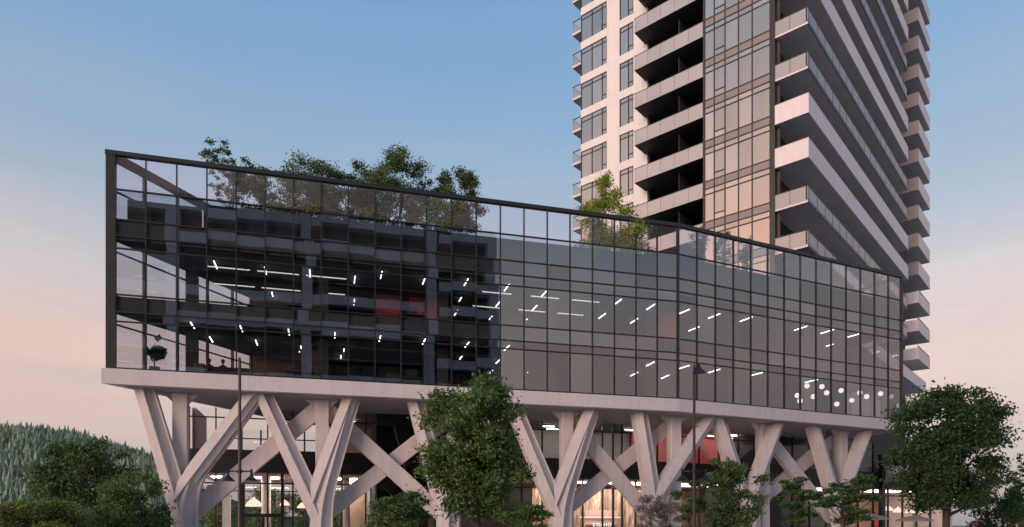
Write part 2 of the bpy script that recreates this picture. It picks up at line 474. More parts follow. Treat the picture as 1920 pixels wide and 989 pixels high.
FA, FB = facade(P0, P1), facade(P1, P2)
LA, LB = (P1 - P0).length, (P2 - P1).length
SD = Vector((0.375, 0.927)).normalized()
FS = Frame(P0, SD, Vector((SD.y, -SD.x)))            # glazed left flank of the office box
K = Vector((20.48, 54.33))
AX, BX = Vector((-0.7557, 0.6549)), Vector((0.6549, 0.7557))
FL = Frame(K, AX, BX)                                 # tower, left face (u along it, w inwards)
FR = Frame(K, BX, AX)                                 # tower, right face

# ------------------------------------------------------------------ ground
def sheet(name, pts, z, mat):
    me = bpy.data.meshes.new(name); me.from_pydata([(x, y, z) for x, y in pts], [], [tuple(range(len(pts)))]); me.update()
    return tag(link(name, me, mat), kind='structure')


sheet('ground', [(-2500, -2500), (2500, -2500), (2500, 2500), (-2500, 2500)], -0.15, M['grass'])
sheet('road', [tuple(FA.p(-300, w).xy) for w in (-33,)] + [tuple(FA.p(400, -33).xy), tuple(FA.p(400, -21).xy), tuple(FA.p(-300, -21).xy)], -0.12, M['asphalt'])
pav = fbox('pavement', None, FA, -120, 120, -20.7, 45, -0.6, 0.0, M['paving']); tag(pav, kind='structure')
pav2 = fbox('pavement', None, FA, -120, 120, -55, -33.3, -0.6, 0.0, M['paving']); tag(pav2, kind='structure')
for w in (-21.0, -33.3):
    k = fbox('kerb', None, FA, -120, 120, w, w + 0.296, -0.5, 0.01, M['kerb']); tag(k, kind='structure')
for i in range(24):
    u = -90 + i * 8
    k = sheet('road_marking', [tuple(FA.p(a, b).xy) for a, b in ((u, -27.1), (u + 3, -27.1), (u + 3, -26.95), (u, -26.95))], -0.116, M['paint'])

# ------------------------------------------------------------------ podium (office box on tree columns)
Z_SLAB, Z_GLASS, Z_F2, Z_ROOF, Z_PLANT, Z_TOP = 9.01, 9.81, 13.70, 17.60, 19.02, 21.06
pod = empty('office_building', (P0.x, P0.y, 0))
tag(pod, 'long dark glass office box with bent front raised on white concrete band', 'building')


def off(pts, d):                                      # grow a plan polygon outwards
    n = len(pts); res = []
    for i in range(n):
        p0, p1, p2 = Vector(pts[i - 1]), Vector(pts[i]), Vector(pts[(i + 1) % n])
        d1, d2 = (p1 - p0).normalized(), (p2 - p1).normalized()
        n1, n2 = Vector((d1.y, -d1.x)), Vector((d2.y, -d2.x))
        b = (n1 + n2).normalized()
        res.append(tuple(p1 + b * d / max(0.35, b.dot(n1))))
    return res


S_END = FS.p(15, 0).xy
plan = [tuple(P0), tuple(P1), tuple(P2), (27.4, 59.4), (16.0, 63.5), (-2.0, 60.5), tuple(S_END)]
prism('fascia_band', pod, off(plan, 0.10), Z_SLAB, Z_GLASS - 0.004, M['fascia'], (P0.x, P0.y, 0))
prism('soffit', pod, off(plan, -0.35), Z_SLAB - 0.03, Z_SLAB + 0.1, M['soffit'], (P0.x, P0.y, 0))
inn = off(plan, -0.12)
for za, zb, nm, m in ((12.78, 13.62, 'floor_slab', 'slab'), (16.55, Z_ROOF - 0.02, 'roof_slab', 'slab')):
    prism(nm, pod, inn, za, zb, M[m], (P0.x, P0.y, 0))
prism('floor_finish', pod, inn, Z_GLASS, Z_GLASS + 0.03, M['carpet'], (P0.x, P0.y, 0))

Z_ROWS = [Z_GLASS, 12.30, 12.80, 13.70, 16.10, 16.75, 17.60, 19.16, Z_TOP]


def curtain(fr, us, rows, glassmats, u_lo, u_hi, name='curtain_wall', mw=0.055):
    cw = empty(name, fr.p(0, 0, Z_GLASS), pod)
    for u in us:
        fbox('mullion', cw, fr, u - mw / 2, u + mw / 2, -0.02, 0.15, rows[0], rows[-1], M['metal'])
    for z in rows[1:-1]:
        fbox('transom', cw, fr, u_lo, u_hi, 0.0, 0.13, z - 0.03, z + 0.03, M['metal'])
    fbox('base_rail', cw, fr, u_lo, u_hi, -0.005, 0.14, rows[0], rows[0] + 0.09, M['metal'])
    fbox('top_rail', cw, fr, u_lo - 0.05, u_hi + 0.05, -0.06, 0.22, rows[-1] - 0.16, rows[-1] + 0.06, M['metal'])
    for a, b in zip(us, us[1:]):
        for j in range(len(rows) - 1):
            fbox('glass_pane', cw, fr, a + mw / 2, b - mw / 2, 0.05, 0.075, rows[j] + 0.03, rows[j + 1] - 0.03, glassmats[j], tilt=0.0018)
    return cw


gm = [M['g_office']] * 7 + [M['g_screen']]
usA = [0.42, 1.855] + [1.855 + (LA - 1.855) * (i + 1) / 21 for i in range(21)]
curtain(FA, usA, Z_ROWS, gm, 0.0, LA)
usB = [0.03] + [LB * (i + 1) / 14 for i in range(13)] + [LB - 0.1]
curtain(FB, usB, Z_ROWS, gm[:7] + [M['g_screen_r']], 0.03, LB)
gms = [M['g_side']] * 7 + [M['g_screen']]
usS = [0.3, 2.2, 4.4, 6.6, 8.6, 10.2]
curtain(FS, usS, [Z_GLASS, 12.2, 12.80, 13.70, 16.0, 16.6, 17.60, 19.16, Z_TOP], gms, 0.3, 10.3, mw=0.10)
fbox('corner_post', pod, FA, -0.02, 0.42, -0.03, 0.3, Z_GLASS, Z_TOP + 0.08, M['metal'])
fbox('corner_post', pod, FB, LB - 0.12, LB + 0.06, -0.03, 0.2, Z_GLASS, Z_TOP + 0.08, M['metal'])
FE = Frame(P2, Vector(plan[3]) - P2, FB.d * -1)
LE = (Vector(plan[3]) - P2).length
curtain(FE, [0.1, LE / 3, 2 * LE / 3, LE - 0.1], Z_ROWS, gm, 0.1, LE - 0.1)
# solid flank beyond the glazed part and rear wall
fbox('flank_wall', pod, FS, 10.3, 15, 0.0, 0.25, Z_GLASS, Z_PLANT, M['greywall'])
for i in range(3, len(plan) - 1):
    p, q = Vector(plan[i]), Vector(plan[i + 1]); fr = facade(p, q)
    fbox('rear_wall', pod, fr, 0.1, (q - p).length - 0.1, 0.15, 0.4, Z_GLASS, Z_ROOF, M['greywall'])

# interior of the two office floors
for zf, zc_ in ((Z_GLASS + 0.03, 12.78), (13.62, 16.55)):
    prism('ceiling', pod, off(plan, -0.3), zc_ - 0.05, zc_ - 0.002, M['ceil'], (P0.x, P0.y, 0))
    fbox('partition', pod, FA, 9.5, 22.0, 8.6, 8.8, zf, zc_ - 0.06, M['inner'])
    fbox('partition', pod, FA, 22.2, 33.5, 7.2, 7.4, zf, zc_ - 0.06, M['inner'])
    fbox('partition', pod, FB, 0.6, 13.6, 7.4, 7.6, zf, zc_ - 0.06, M['inner'])
    fbox('partition', pod, FB, 13.8, LB - 0.4, 4.6, 4.8, zf, zc_ - 0.06, M['inner'])
    fbox('partition', pod, FS, 10.0, 10.2, 0.4, 5.6, zf, zc_ - 0.06, M['inner_wood'])
    for i in range(8):
        fbox('ceiling_beam', pod, FA, 6.4 + 3.6 * i, 6.55 + 3.6 * i, 0.5, 7.0, zc_ - 0.17, zc_ - 0.052, M['slab'])
    for w in (3.1, 6.4):
        fbox('service_duct', pod, FA, 8.5, 31.5, w, w + 0.3, zc_ - 0.28, zc_ - 0.172, M['greywall'])
    fbox('timber_panel', pod, FA, 11.0, 12.8, 8.2, 8.5, zf, zc_ - 0.4, M['inner_wood'])
    fbox('timber_panel', pod, FA, 18.0, 20.6, 8.2, 8.5, zf, zc_ - 0.4, M['inner_wood'])
    for i in range(5):
        u = 3.6 + 7.22 * i
        fbox('interior_column', pod, FA, u - 0.3, u + 0.3, 2.6, 3.2, zf, zc_ - 0.06, M['slab'])
    for u in (7.2, 14.4):
        fbox('interior_column', pod, FB, u - 0.3, u + 0.3, 2.6, 3.2, zf, zc_ - 0.06, M['slab'])
fbox('bend_post', pod, FA, LA - 0.07, LA + 0.05, -0.05, 0.2, Z_GLASS, Z_TOP + 0.02, M['metal'])
for xa, xb in ((706, 752), (768, 838)):
    fbox('red_panel', pod, FA, FA.u_at(xa, 4.2), FA.u_at(xb, 4.2), 4.2, 4.35, 13.70, 16.3, M['red'])
fbox('red_panel', pod, FA, FA.u_at(1236, 3.0), FA.u_at(1268, 3.0), 3.0, 3.15, 13.70, 16.4, M['red'])

# roof terrace: planter troughs behind the glass screen
fbox('planter_wall', pod, FA, 4.6, LA - 0.3, 0.35, 0.5, Z_ROOF, Z_PLANT, M['planter'])
fbox('planter_wall', pod, FA, 4.6, LA - 0.3, 3.9, 4.05, Z_ROOF, Z_PLANT, M['planter'])
fbox('planter_soil', pod, FA, 4.62, LA - 0.35, 0.52, 3.88, Z_ROOF, Z_PLANT - 0.12, M['soil'])
fbox('planter_wall', pod, FA, 0.9, 4.5, 0.35, 0.5, Z_ROOF, Z_PLANT - 0.2, M['planter'])
fbox('planter_wall', pod, FB, 0.3, LB - 0.3, 0.35, 0.5, Z_ROOF, Z_PLANT + 0.1, M['planter'])
fbox('planter_soil', pod, FB, 0.3, 9.0, 0.52, 2.2, Z_ROOF, Z_PLANT - 0.1, M['soil'])
fbox('planter_soil', pod, FB, 14.0, 20.6, 0.52, 2.0, Z_ROOF, Z_PLANT - 0.1, M['soil'])
fbox('roof_beam', pod, FS, 0.4, 10.2, 0.2, 0.4, Z_TOP - 0.5, Z_TOP - 0.2, M['metal'])

# ------------------------------------------------------------------ lower storeys, set back under the slab
W_LOW = 6.0
Z_G, Z_B0, Z_B1 = 5.0, 5.0, 6.4
U_R = 36.0
low = empty('lower_storeys', FA.p(2.9, W_LOW, 0))
tag(low, 'glazed shop and mezzanine storeys with black band set back behind the columns', 'building')


def low_wall(fr, u0, u1, step, skip=(), mezz=True, mezz_u1=None):
    cw = empty('shopfront', fr.p(u0, W_LOW, 0), low)
    n = max(1, round((u1 - u0) / step))
    us = [u0 + (u1 - u0) * i / n for i in range(n + 1)]
    mu1 = mezz_u1 if mezz_u1 else u1
    for u in us:
        fbox('mullion', cw, fr, u - 0.05, u + 0.05, W_LOW - 0.02, W_LOW + 0.14, 0, Z_B0, M['metal'])
        if u <= mu1: fbox('mullion', cw, fr, u - 0.035, u + 0.035, W_LOW - 0.02, W_LOW + 0.14, Z_B1, Z_SLAB - 0.03, M['metal'])
    fbox('transom', cw, fr, u0, u1, W_LOW, W_LOW + 0.12, 4.28, 4.36, M['metal'])
    if mezz: fbox('transom', cw, fr, u0, mu1, W_LOW, W_LOW + 0.12, 8.35, 8.42, M['metal'])
    for a, b in zip(us, us[1:]):
        if any(s0 - 0.2 < (a + b) / 2 < s1 + 0.2 for s0, s1 in skip): continue
        fbox('glass_pane', cw, fr, a + 0.05, b - 0.05, W_LOW + 0.05, W_LOW + 0.07, 0.05, 4.28, M['g_low'])
        fbox('glass_pane', cw, fr, a + 0.05, b - 0.05, W_LOW + 0.05, W_LOW + 0.07, 4.36, Z_B0, M['g_low'])
        if b <= mu1 + 0.01:
            fbox('glass_pane', cw, fr, a + 0.035, b - 0.035, W_LOW + 0.05, W_LOW + 0.07, Z_B1, 8.35, M['g_low'])
            fbox('glass_pane', cw, fr, a + 0.035, b - 0.035, W_LOW + 0.05, W_LOW + 0.07, 8.42, Z_SLAB - 0.03, M['g_low'])
    fbox('black_band', cw, fr, u0 - 0.05, mu1, W_LOW - 0.08, W_LOW + 0.3, Z_B0, Z_B1, M['black'])
    return cw


uA0 = 2.9
core0, core1 = FA.u_at(705, W_LOW), FA.u_at(800, W_LOW)
uA1 = LA - 1.2
low_wall(FA, uA0, uA1, 1.55, skip=((core0, core1),))
uB_post = FB.u_at(1648, W_LOW)
low_wall(FB, -1.0, U_R, 1.95, mezz_u1=uB_post)
fbox('corner_post', low, FA, uA0 - 0.35, uA0 - 0.06, W_LOW - 0.05, W_LOW + 0.4, 0, Z_SLAB - 0.035, M['metal'])
fbox('corner_post', low, FB, uB_post - 0.2, uB_post + 0.2, W_LOW - 0.5, W_LOW - 0.1, 0, 7.95, M['metal'])
fbox('canopy', low, FB, uB_post + 0.25, U_R + 3, W_LOW - 1.2, W_LOW + 4, 5.55, 7.0, M['fascia'])
fbox('canopy_soffit', low, FB, uB_post + 0.25, U_R + 2.9, W_LOW - 0.6, W_LOW + 3.5, 4.98, 5.545, M['black'])
# dark glazed stair core
core = empty('stair_core', FA.p(core0, W_LOW - 0.4, 0), low)
nc = 3
for i in range(nc):
    a, b = core0 + (core1 - core0) * i / nc, core0 + (core1 - core0) * (i + 1) / nc
    for z0, z1 in ((0.05, 2.6), (2.66, 5.2), (5.26, 8.3), (8.36, Z_SLAB - 0.04)):
        fbox('glass_pane', core, FA, a + 0.03, b - 0.03, W_LOW - 0.35, W_LOW - 0.32, z0, z1, M['g_dark'])
    fbox('mullion', core, FA, a - 0.03, a + 0.03, W_LOW - 0.38, W_LOW - 0.25, 0, Z_SLAB - 0.035, M['metal'])
for z in (2.63, 5.23, 8.33):
    fbox('transom', core, FA, core0, core1, W_LOW - 0.37, W_LOW - 0.26, z - 0.03, z + 0.03, M['metal'])
fbox('core_wall', core, FA, core0 - 0.05, core1 + 0.05, W_LOW - 0.2, W_LOW + 3.5, 0, Z_SLAB - 0.035, M['tdark'])
# mezzanine floor, ceilings, back walls
fbox('mezzanine_floor', low, FA, uA0 + 0.05, uA1, W_LOW + 0.3, 16.0, Z_B0 + 0.1, Z_B1, M['slab'])
fbox('mezzanine_floor', low, FB, -0.5, uB_post, W_LOW + 0.3, 13.0, Z_B0 + 0.12, Z_B1 - 0.02, M['slab'])
fbox('shop_ceiling', low, FA, uA0 + 0.1, uA1, W_LOW + 0.35, 15.9, Z_B0 - 0.06, Z_B0 + 0.09, M['pinkwall'])
fbox('shop_ceiling', low, FB, -0.5, U_R, W_LOW + 0.35, 12.9, Z_B0 - 0.05, Z_B0 + 0.10, M['white'])
# rear glazing of the see-through left end
rg = empty('rear_glazing', FA.p(3, 16, 0), low)
for i in range(8):
    u = uA0 + 0.1 + i * 1.6
    fbox('mullion', rg, FA, u - 0.06, u + 0.06, 16.0, 16.15, 0, Z_SLAB - 0.035, M['metal'])
    if i < 7:
        fbox('glass_pane', rg, FA, u + 0.06, u + 1.54, 16.05, 16.08, 0.05, Z_B0 - 0.06, M['g_low'])
        fbox('glass_pane', rg, FA, u + 0.06, u + 1.54, 16.05, 16.08, Z_B1, Z_SLAB - 0.04, M['g_low'])
for z in (4.3, 8.3, 7.4):
    fbox('transom', rg, FA, uA0, 14.2, 16.0, 16.12, z - 0.04, z + 0.04, M['metal'])
fbox('rear_band', rg, FA, uA0, 14.2, 16.0, 16.25, Z_B0 - 0.05, Z_B1, M['black'])
fbox('pink_wall', low, FA, FA.u_at(618, 12), FA.u_at(702, 12), 12, 12.2, Z_B1, Z_SLAB - 0.035, M['pinkwall'])
fbox('pink_wall', low, FA, 3.0, 3.2, 6.4, 10.5, Z_B1, Z_SLAB - 0.035, M['pinkwall'])
fbox('rear_wall', low, FA, 14.3, uA1, 14.5, 14.7, 0, Z_SLAB - 0.035, M['greywall'])
fbox('mezzanine_wall', low, FA, FA.u_at(985, 10.5), FA.u_at(1180, 10.5), 10.5, 10.7, Z_B1, Z_SLAB - 0.035, M['white'])
fbox('red_wall', low, FA, FA.u_at(1185, 9.5), FA.u_at(1262, 9.5), 9.5, 9.7, Z_B1, Z_SLAB - 0.035, M['red'])
fbox('red_wall', low, FB, FB.u_at(1275, 8.5), FB.u_at(1405, 8.5), 8.5, 8.7, Z_B1, Z_SLAB - 0.035, M['red'])
fbox('mezzanine_wall', low, FB, FB.u_at(1410, 9.5), uB_post - 3, 9.5, 9.7, Z_B1, Z_SLAB - 0.035, M['greywall'])
fbox('rear_wall', low, FB, 3.0, U_R, 12.6, 12.8, 0, Z_B0 - 0.06, M['clay'])
for i, x in enumerate((1652, 1676, 1700, 1722, 1738)):
    u = FB.u_at(x, 12.2)
    fbox('shelf_unit', low, FB, u - 0.45, u + 0.45, 12.2, 12.55, 0, (2.9, 3.5, 2.6, 3.3, 3.0)[i], M[('red', 'inner_wood', 'red', 'peach', 'inner_wood')[i]])
fbox('end_wall', low, FB, U_R, U_R + 0.9, W_LOW - 0.2, 12.8, 0, 4.97, M['concrete'])
fbox('peach_wall', low, FA, FA.u_at(652, 10), FA.u_at(690, 10), 10, 10.2, 0, Z_B0 - 0.07, M['peach'])
for x in (499, 648):
    u = FA.u_at(x, 9)
    bm = bmesh.new(); lathe(bm, [(0.3, 0), (0.3, Z_B0 - 0.07)], 20)
    bm_obj('round_column', bm, M['white'], low, FA.p(u, 9, 0))
u = FA.u_at(425, 7.5)
fbox('white_pier', low, FA, u - 0.22, u + 0.22, 7.2, 7.8, 0, Z_B0 - 0.07, M['white'])
# entrance doors
ent = empty('entrance', FA.p(FA.u_at(488, W_LOW), W_LOW - 0.1, 0), low)
ue0, ue1 = FA.u_at(457, W_LOW), FA.u_at(530, W_LOW)
um = (ue0 + ue1) / 2
for u in (ue0, um, ue1):
    fbox('door_frame', ent, FA, u - 0.09, u + 0.09, W_LOW - 0.25, W_LOW - 0.06, 0, 2.2 if u == um else Z_B0, M['metal'])
fbox('door_head', ent, FA, ue0 + 0.09, ue1 - 0.09, W_LOW - 0.24, W_LOW - 0.07, 2.2, 2.42, M['metal'])
for a, b in ((ue0, um), (um, ue1)):
    d = fbox('door', ent, FA, a + 0.1, b - 0.1, W_LOW - 0.2, W_LOW - 0.17, 0.02, 2.19, M['g_low'])

# planked feature wall with its lit sign
pw = empty('plank_wall', FA.p(FA.u_at(1000, 10), 10, 0))
tag(pw, 'wall of knotty brown timber planks glowing behind the shop glass', 'wall')
ua, ub = FA.u_at(998, 10), FA.u_at(1236, 10)
npl = 44
for i in range(npl):
    a, b = ua + (ub - ua) * i / npl, ua + (ub - ua) * (i + 1) / npl
    dep = rnd.uniform(0, 0.035)
    fbox('plank', pw, FA, a + 0.006, b - 0.006, 10 - dep, 10.1, 0, 4.72 if 0 else 4.6, M['wood'])
# pale lit board above the letters
ubd = FA.u_at(1128, 9.3)
fbox('sign_board', pw, FA, FA.u_at(1097, 9.8), FA.u_at(1158, 9.8), 9.8, 9.88, z_at(984, 53.5), z_at(957, 53.5), M['pinkwall'])
fbox('lettering_bar', pw, FA, FA.u_at(1088, 9.7), FA.u_at(1164, 9.7), 9.7, 9.78, z_at(971.5, 53.4), z_at(969.5, 53.4), M['lamp_long'])  # thin lit bar in place of a row of unreadable bright lettering
fbox('backing', pw, FA, ua, ub, 10.12, 10.2, 0, 4.6, M['inner'])
sg = empty('shop_sign', FA.p(FA.u_at(1128, 8.2), 8.2, 1.65))
tag(sg, 'white lit letters of the studio sign in front of the plank wall', 'sign')
for i, ch in enumerate('STUDIO'):
    cu = bpy.data.curves.new('letter', 'FONT'); cu.body = ch; cu.size = 0.36; cu.extrude = 0.02; cu.align_x = 'CENTER'
    o = bpy.data.objects.new('tmp', cu); C.objects.link(o)
    dg = bpy.context.evaluated_depsgraph_get()
    me = bpy.data.meshes.new_from_object(o.evaluated_get(dg)); bpy.data.objects.remove(o)
    me.materials.clear()
    uu = FA.u_at(1128, 8.2) + (i - 2.5) * 0.25
    link('letter', me, M['sign'], sg, FA.p(uu, 8.2, 1.60), (math.pi / 2, 0, FA.ang))
fbox('sign_bar', sg, FA, FA.u_at(1128, 8.2) - 0.9, FA.u_at(1128, 8.2) + 0.9, 8.23, 8.28, 1.54, 1.59, M['metal'])

# ------------------------------------------------------------------ tree columns, posts and braces
def limb_mesh(path, widths, prof):
    vs, fs = [], []
    n = len(path)
    for i, (u, z) in enumerate(path):
        a = Vector(path[max(0, i - 1)]); b = Vector(path[min(n - 1, i + 1)])
        t = (b - a).normalized()
        if i == 0: nrm = Vector((1, 0)) * 1.0        # flat seat under the slab
        else: nrm = Vector((-t.y, t.x))
        if nrm.x < 0: nrm = -nrm
        k = widths[i]
        if i == 0: k = k / max(0.45, abs(t.y))
        for s, w in prof:
            q = Vector((u, z)) + nrm * s * k
            vs.append((q.x, w, q.y if i else z))
    m = len(prof)
    for i in range(n - 1):
        for j in range(m):
            fs.append((i * m + j, i * m + (j + 1) % m, (i + 1) * m + (j + 1) % m, (i + 1) * m + j))
    fs.append(tuple(range(m))); fs.append(tuple(range((n - 1) * m, n * m))[::-1])
    return vs, fs


def limb_path(ut, ub, zc):
    T, Cc, B = Vector((ut, Z_SLAB - 0.03)), Vector((ub, zc)), Vector((ub, -0.05))
    p1 = Cc + (T - Cc) * 0.24; p2 = Cc + (B - Cc) * 0.60
    pts = [T, T + (p1 - T) * 0.5]
    for i in range(11):
        t = i / 10
        pts.append(p1 * (1 - t) ** 2 + Cc * 2 * t * (1 - t) + p2 * t ** 2)
    pts.append(B)
    return [(p.x, p.y) for p in pts]


def limb(name, parent, fr, ut, ub, zc, w_front, wid=1.0, straight=False, facet=False):
    if facet:                                         # the straight front plane of an arm, ending in a point on the trunk
        T, B = Vector((ut, Z_SLAB - 0.03)), Vector((ub, zc))
        path = [tuple(T.lerp(B, f)) for f in (0, 0.3, 0.6, 0.85, 1)]
        widths = [wid * f for f in (0.95, 1.0, 1.04, 0.95, 0.30)]
    elif straight:
        T, B = Vector((ut, Z_SLAB - 0.03)), Vector((ub, zc))
        path = [tuple(T.lerp(B, f)) for f in (0, 0.25, 0.5, 0.75, 1)]
        widths = [wid * f for f in (0.95, 0.98, 1.02, 1.06, 1.1)]
    else:
        path = limb_path(ut, ub, zc)
        n = len(path)
        widths = [wid * (0.95 + 0.32 * min(1, (i / (n - 1)) * 1.35) ** 1.6) for i in range(n)]
    n = len(path)
    prof = [(-0.5, 0.9), (-0.5, 0.24), (-0.02, 0.0), (0.07, 0.20), (0.40, 0.34), (0.5, 0.30), (0.5, 0.9)]
    if facet: prof = [(-0.505, 0.6), (-0.505, 0.20), (0.0, -0.04), (0.08, 0.10), (0.34, 0.20), (0.34, 0.6)]
    vs, fs = limb_mesh(path, widths, prof)
    sg_ = fr.sgn
    vs = [tuple(fr.p(u, w_front + w, z) - OFF[parent.name]) for u, w, z in vs]
    me = bpy.data.meshes.new(name); me.from_pydata(vs, [], fs); me.update()
    bm = bmesh.new(); bm.from_mesh(me); bmesh.ops.recalc_face_normals(bm, faces=bm.faces[:]); bm.to_mesh(me); bm.free()
    return link(name, me, M['concrete'], parent, OFF[parent.name])


UB = LA                                               # continuous coordinate along A then B
trees_v = [
    # base u, left arm top, right arm top, frame, label
    (3.45, 1.56, 7.15, FA, 'leftmost forked concrete column at the open corner of the office box'),
    (10.65, 7.62, 12.4, FA, 'forked concrete column beside the left street lamp and entrance doors'),
    (18.0, 16.15, 21.3, FA, 'forked concrete column hidden behind the large street tree in the centre'),
    (25.2, 22.2, 27.3, FA, 'forked concrete column in front of the planked shop wall'),
    (31.9, 30.7, 35.9, FA, 'forked concrete column behind the right street lamp below the bend'),
    (7.2, 4.3, 9.7, FB, 'forked concrete column behind the feathery shrub right of the red wall'),
    (16.2, 13.4, 19.0, FB, 'rightmost forked concrete column next to the dark corner post'),
]
VT = []
for i, (ub_, l, r, fr, lab) in enumerate(trees_v):
    t = empty('forked_column', fr.p(ub_, 1.0, 0))
    tag(t, lab, 'column', 'forked columns under the office box')
    zl = 3.0 if abs(ub_ - l) < 2.4 else 4.1
    zr = 2.7 if abs(ub_ - r) < 2.4 else 3.8
    if i == 4:
        # the right arm of this one stands under the bent part of the front
        limb('left_arm', t, FA, l, ub_ - 0.05, 2.3, 0.66, straight=True)
        q = FB.p(3.45, 0.55)
        ua_ = (q.xy - FA.o).dot(FA.d); wa_ = (q.xy - FA.o).dot(FA.n)
        fr2 = Frame(FA.p(ub_, 0.5).xy, (q.xy - FA.p(ub_, 0.5).xy), FA.n)
        L2 = (q.xy - FA.p(ub_, 0.5).xy).length
        ra = limb('right_arm', t, fr2, L2, 0.0, zr, 0.06)
        limb('arm_facet', ra, fr2, L2 - 0.01, -0.42, 2.95, 0.06, facet=True)
    else:
        limb('left_arm', t, fr, l, ub_ - 0.05, 2.3, 0.66, straight=True)
        ra = limb('right_arm', t, fr, r, ub_ + 0.05, zr, 0.62)
        limb('arm_facet', ra, fr, r - 0.01, ub_ - 0.42, 2.95, 0.62, facet=True)
    VT.append(t)

posts = [(FA, 337, 'round-the-corner concrete post behind the leftmost forked column'),
         (FA, 604, 'square concrete post rising behind the second forked column'),
         (FA, 852, 'square concrete post hidden behind the large central tree'),
         (FA, 1065, 'square concrete post above the planked shop wall'),
         (FA, 1268, 'square concrete post left of the big red mezzanine wall'),
         (FB, 1436, 'square concrete post right of the big red mezzanine wall'),
         (FB, 1583, 'square concrete post nearest the right end of the office box')]
posts[0] = (FA, 337, 'leftmost square concrete post behind the first forked column')
PU = []
for fr, x, lab in posts:
    u = fr.u_at(x, 1.45)
    o = fbox('concrete_post', None, fr, u - 0.38, u + 0.38, 1.43, 2.13, 0.0, Z_SLAB - 0.03, M['concrete'], bev=0.03)
    tag(o, lab, 'column', 'square posts under the office box')
    PU.append((fr, u))
    # splayed head
    for s in (-1, 1):
        bm = bmesh.new()
        pts = [(s * 0.38, Z_SLAB - 0.035), (s * 0.9, Z_SLAB - 0.035), (s * 0.38, Z_SLAB - 0.55)]
        vv = [[bm.verts.new(fr.p(u + a, w, z) - OFF[o.name]) for a, z in pts] for w in (1.6, 2.0)]
        bm.faces.new(vv[0]); bm.faces.new(vv[1][::-1])
        for q in range(3): bm.faces.new((vv[0][q], vv[1][q], vv[1][(q + 1) % 3], vv[0][(q + 1) % 3]))
        h = bm_obj('post_head', bm, M['concrete'])
        h.parent = o
        h.matrix_parent_inverse = Matrix.Rotation(-fr.ang, 4, 'Z')


def brace(fr, ua_, za, ub_, zb, w0, lab, wid=0.95):
    d = Vector((ub_ - ua_, zb - za)); n = Vector((-d.y, d.x)).normalized() * wid / 2
    pts = [(ua_ + n.x, za + n.y), (ub_ + n.x, zb + n.y), (ub_ - n.x, zb - n.y), (ua_ - n.x, za - n.y)]
    bm = bmesh.new()
    org = fr.p(ua_, w0, 0)
    clip = lambda z: min(z, Z_SLAB - 0.04)
    vv = [[bm.verts.new(fr.p(a, w, clip(z)) - org) for a, z in pts] for w in (w0, w0 + 0.42)]
    bm.faces.new(vv[0]); bm.faces.new(vv[1][::-1])
    for q in range(4): bm.faces.new((vv[0][q], vv[1][q], vv[1][(q + 1) % 4], vv[0][(q + 1) % 4]))
    bmesh.ops.bevel(bm, geom=bm.edges[:], offset=0.025, segments=1, affect='EDGES')
    o = bm_obj('diagonal_brace', bm, M['concrete'], None, org)
    tag(o, lab, 'brace', 'diagonal braces under the office box')


ups = [p[1] for p in PU]
brace(FA, trees_v[0][0] + 0.1, 2.2, ups[1] - 0.2, 8.5, 1.75, 'diagonal concrete brace crossing behind the left street lamp')
brace(FA, trees_v[1][0] + 0.1, 2.2, ups[2], 8.5, 2.2, 'brace rising from the second forked column towards the central tree')
brace(FA, ups[1] + 0.2, 8.5, trees_v[2][0], 2.2, 1.75, 'brace falling from the second post to behind the central tree')
brace(FA, trees_v[3][0] + 0.1, 2.2, ups[4], 8.5, 2.2, 'brace rising over the planked shop wall towards the red wall')
brace(FA, ups[3] + 0.2, 8.5, trees_v[4][0], 2.2, 1.75, 'brace falling over the planked shop wall to the pale shrub')
brace(FB, trees_v[5][0] + 0.1, 2.2, ups[6], 8.5, 2.2, 'brace rising towards the post nearest the right end')
brace(FB, ups[5] + 0.2, 8.5, trees_v[6][0], 2.2, 1.75, 'brace falling behind the small maples near the right end')

# ------------------------------------------------------------------ residential tower
Z0T, HT = 23.0, 3.41
NF = 13
tow = empty('residential_tower', (K.x, K.y, 0))
tag(tow, 'tall pink grey apartment tower with stacked wraparound balconies behind the office box', 'building')
ZTOP = Z0T + HT * (NF + 1)


def LP(a, b): return tuple(FL.p(a, b).xy)


A_WL, A_BAY, A_REC, B_W = 19.7, 5.53, 12.18, 2.1
body = [LP(0, 0), LP(A_BAY, 0), LP(A_BAY, 4.6), LP(A_REC, 4.6), LP(A_REC, B_W), LP(A_WL, B_W), LP(A_WL, 40), LP(0, 48)]
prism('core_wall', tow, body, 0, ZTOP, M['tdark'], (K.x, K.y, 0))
fbox('corner_post', tow, FL, -0.36, 0.02, -0.10, 0.3, 17.6, ZTOP, M['rail'])
fbox('edge_post', tow, FL, A_BAY - 0.02, A_BAY + 0.14, -0.10, 0.3, 17.6, ZTOP, M['tframe'])
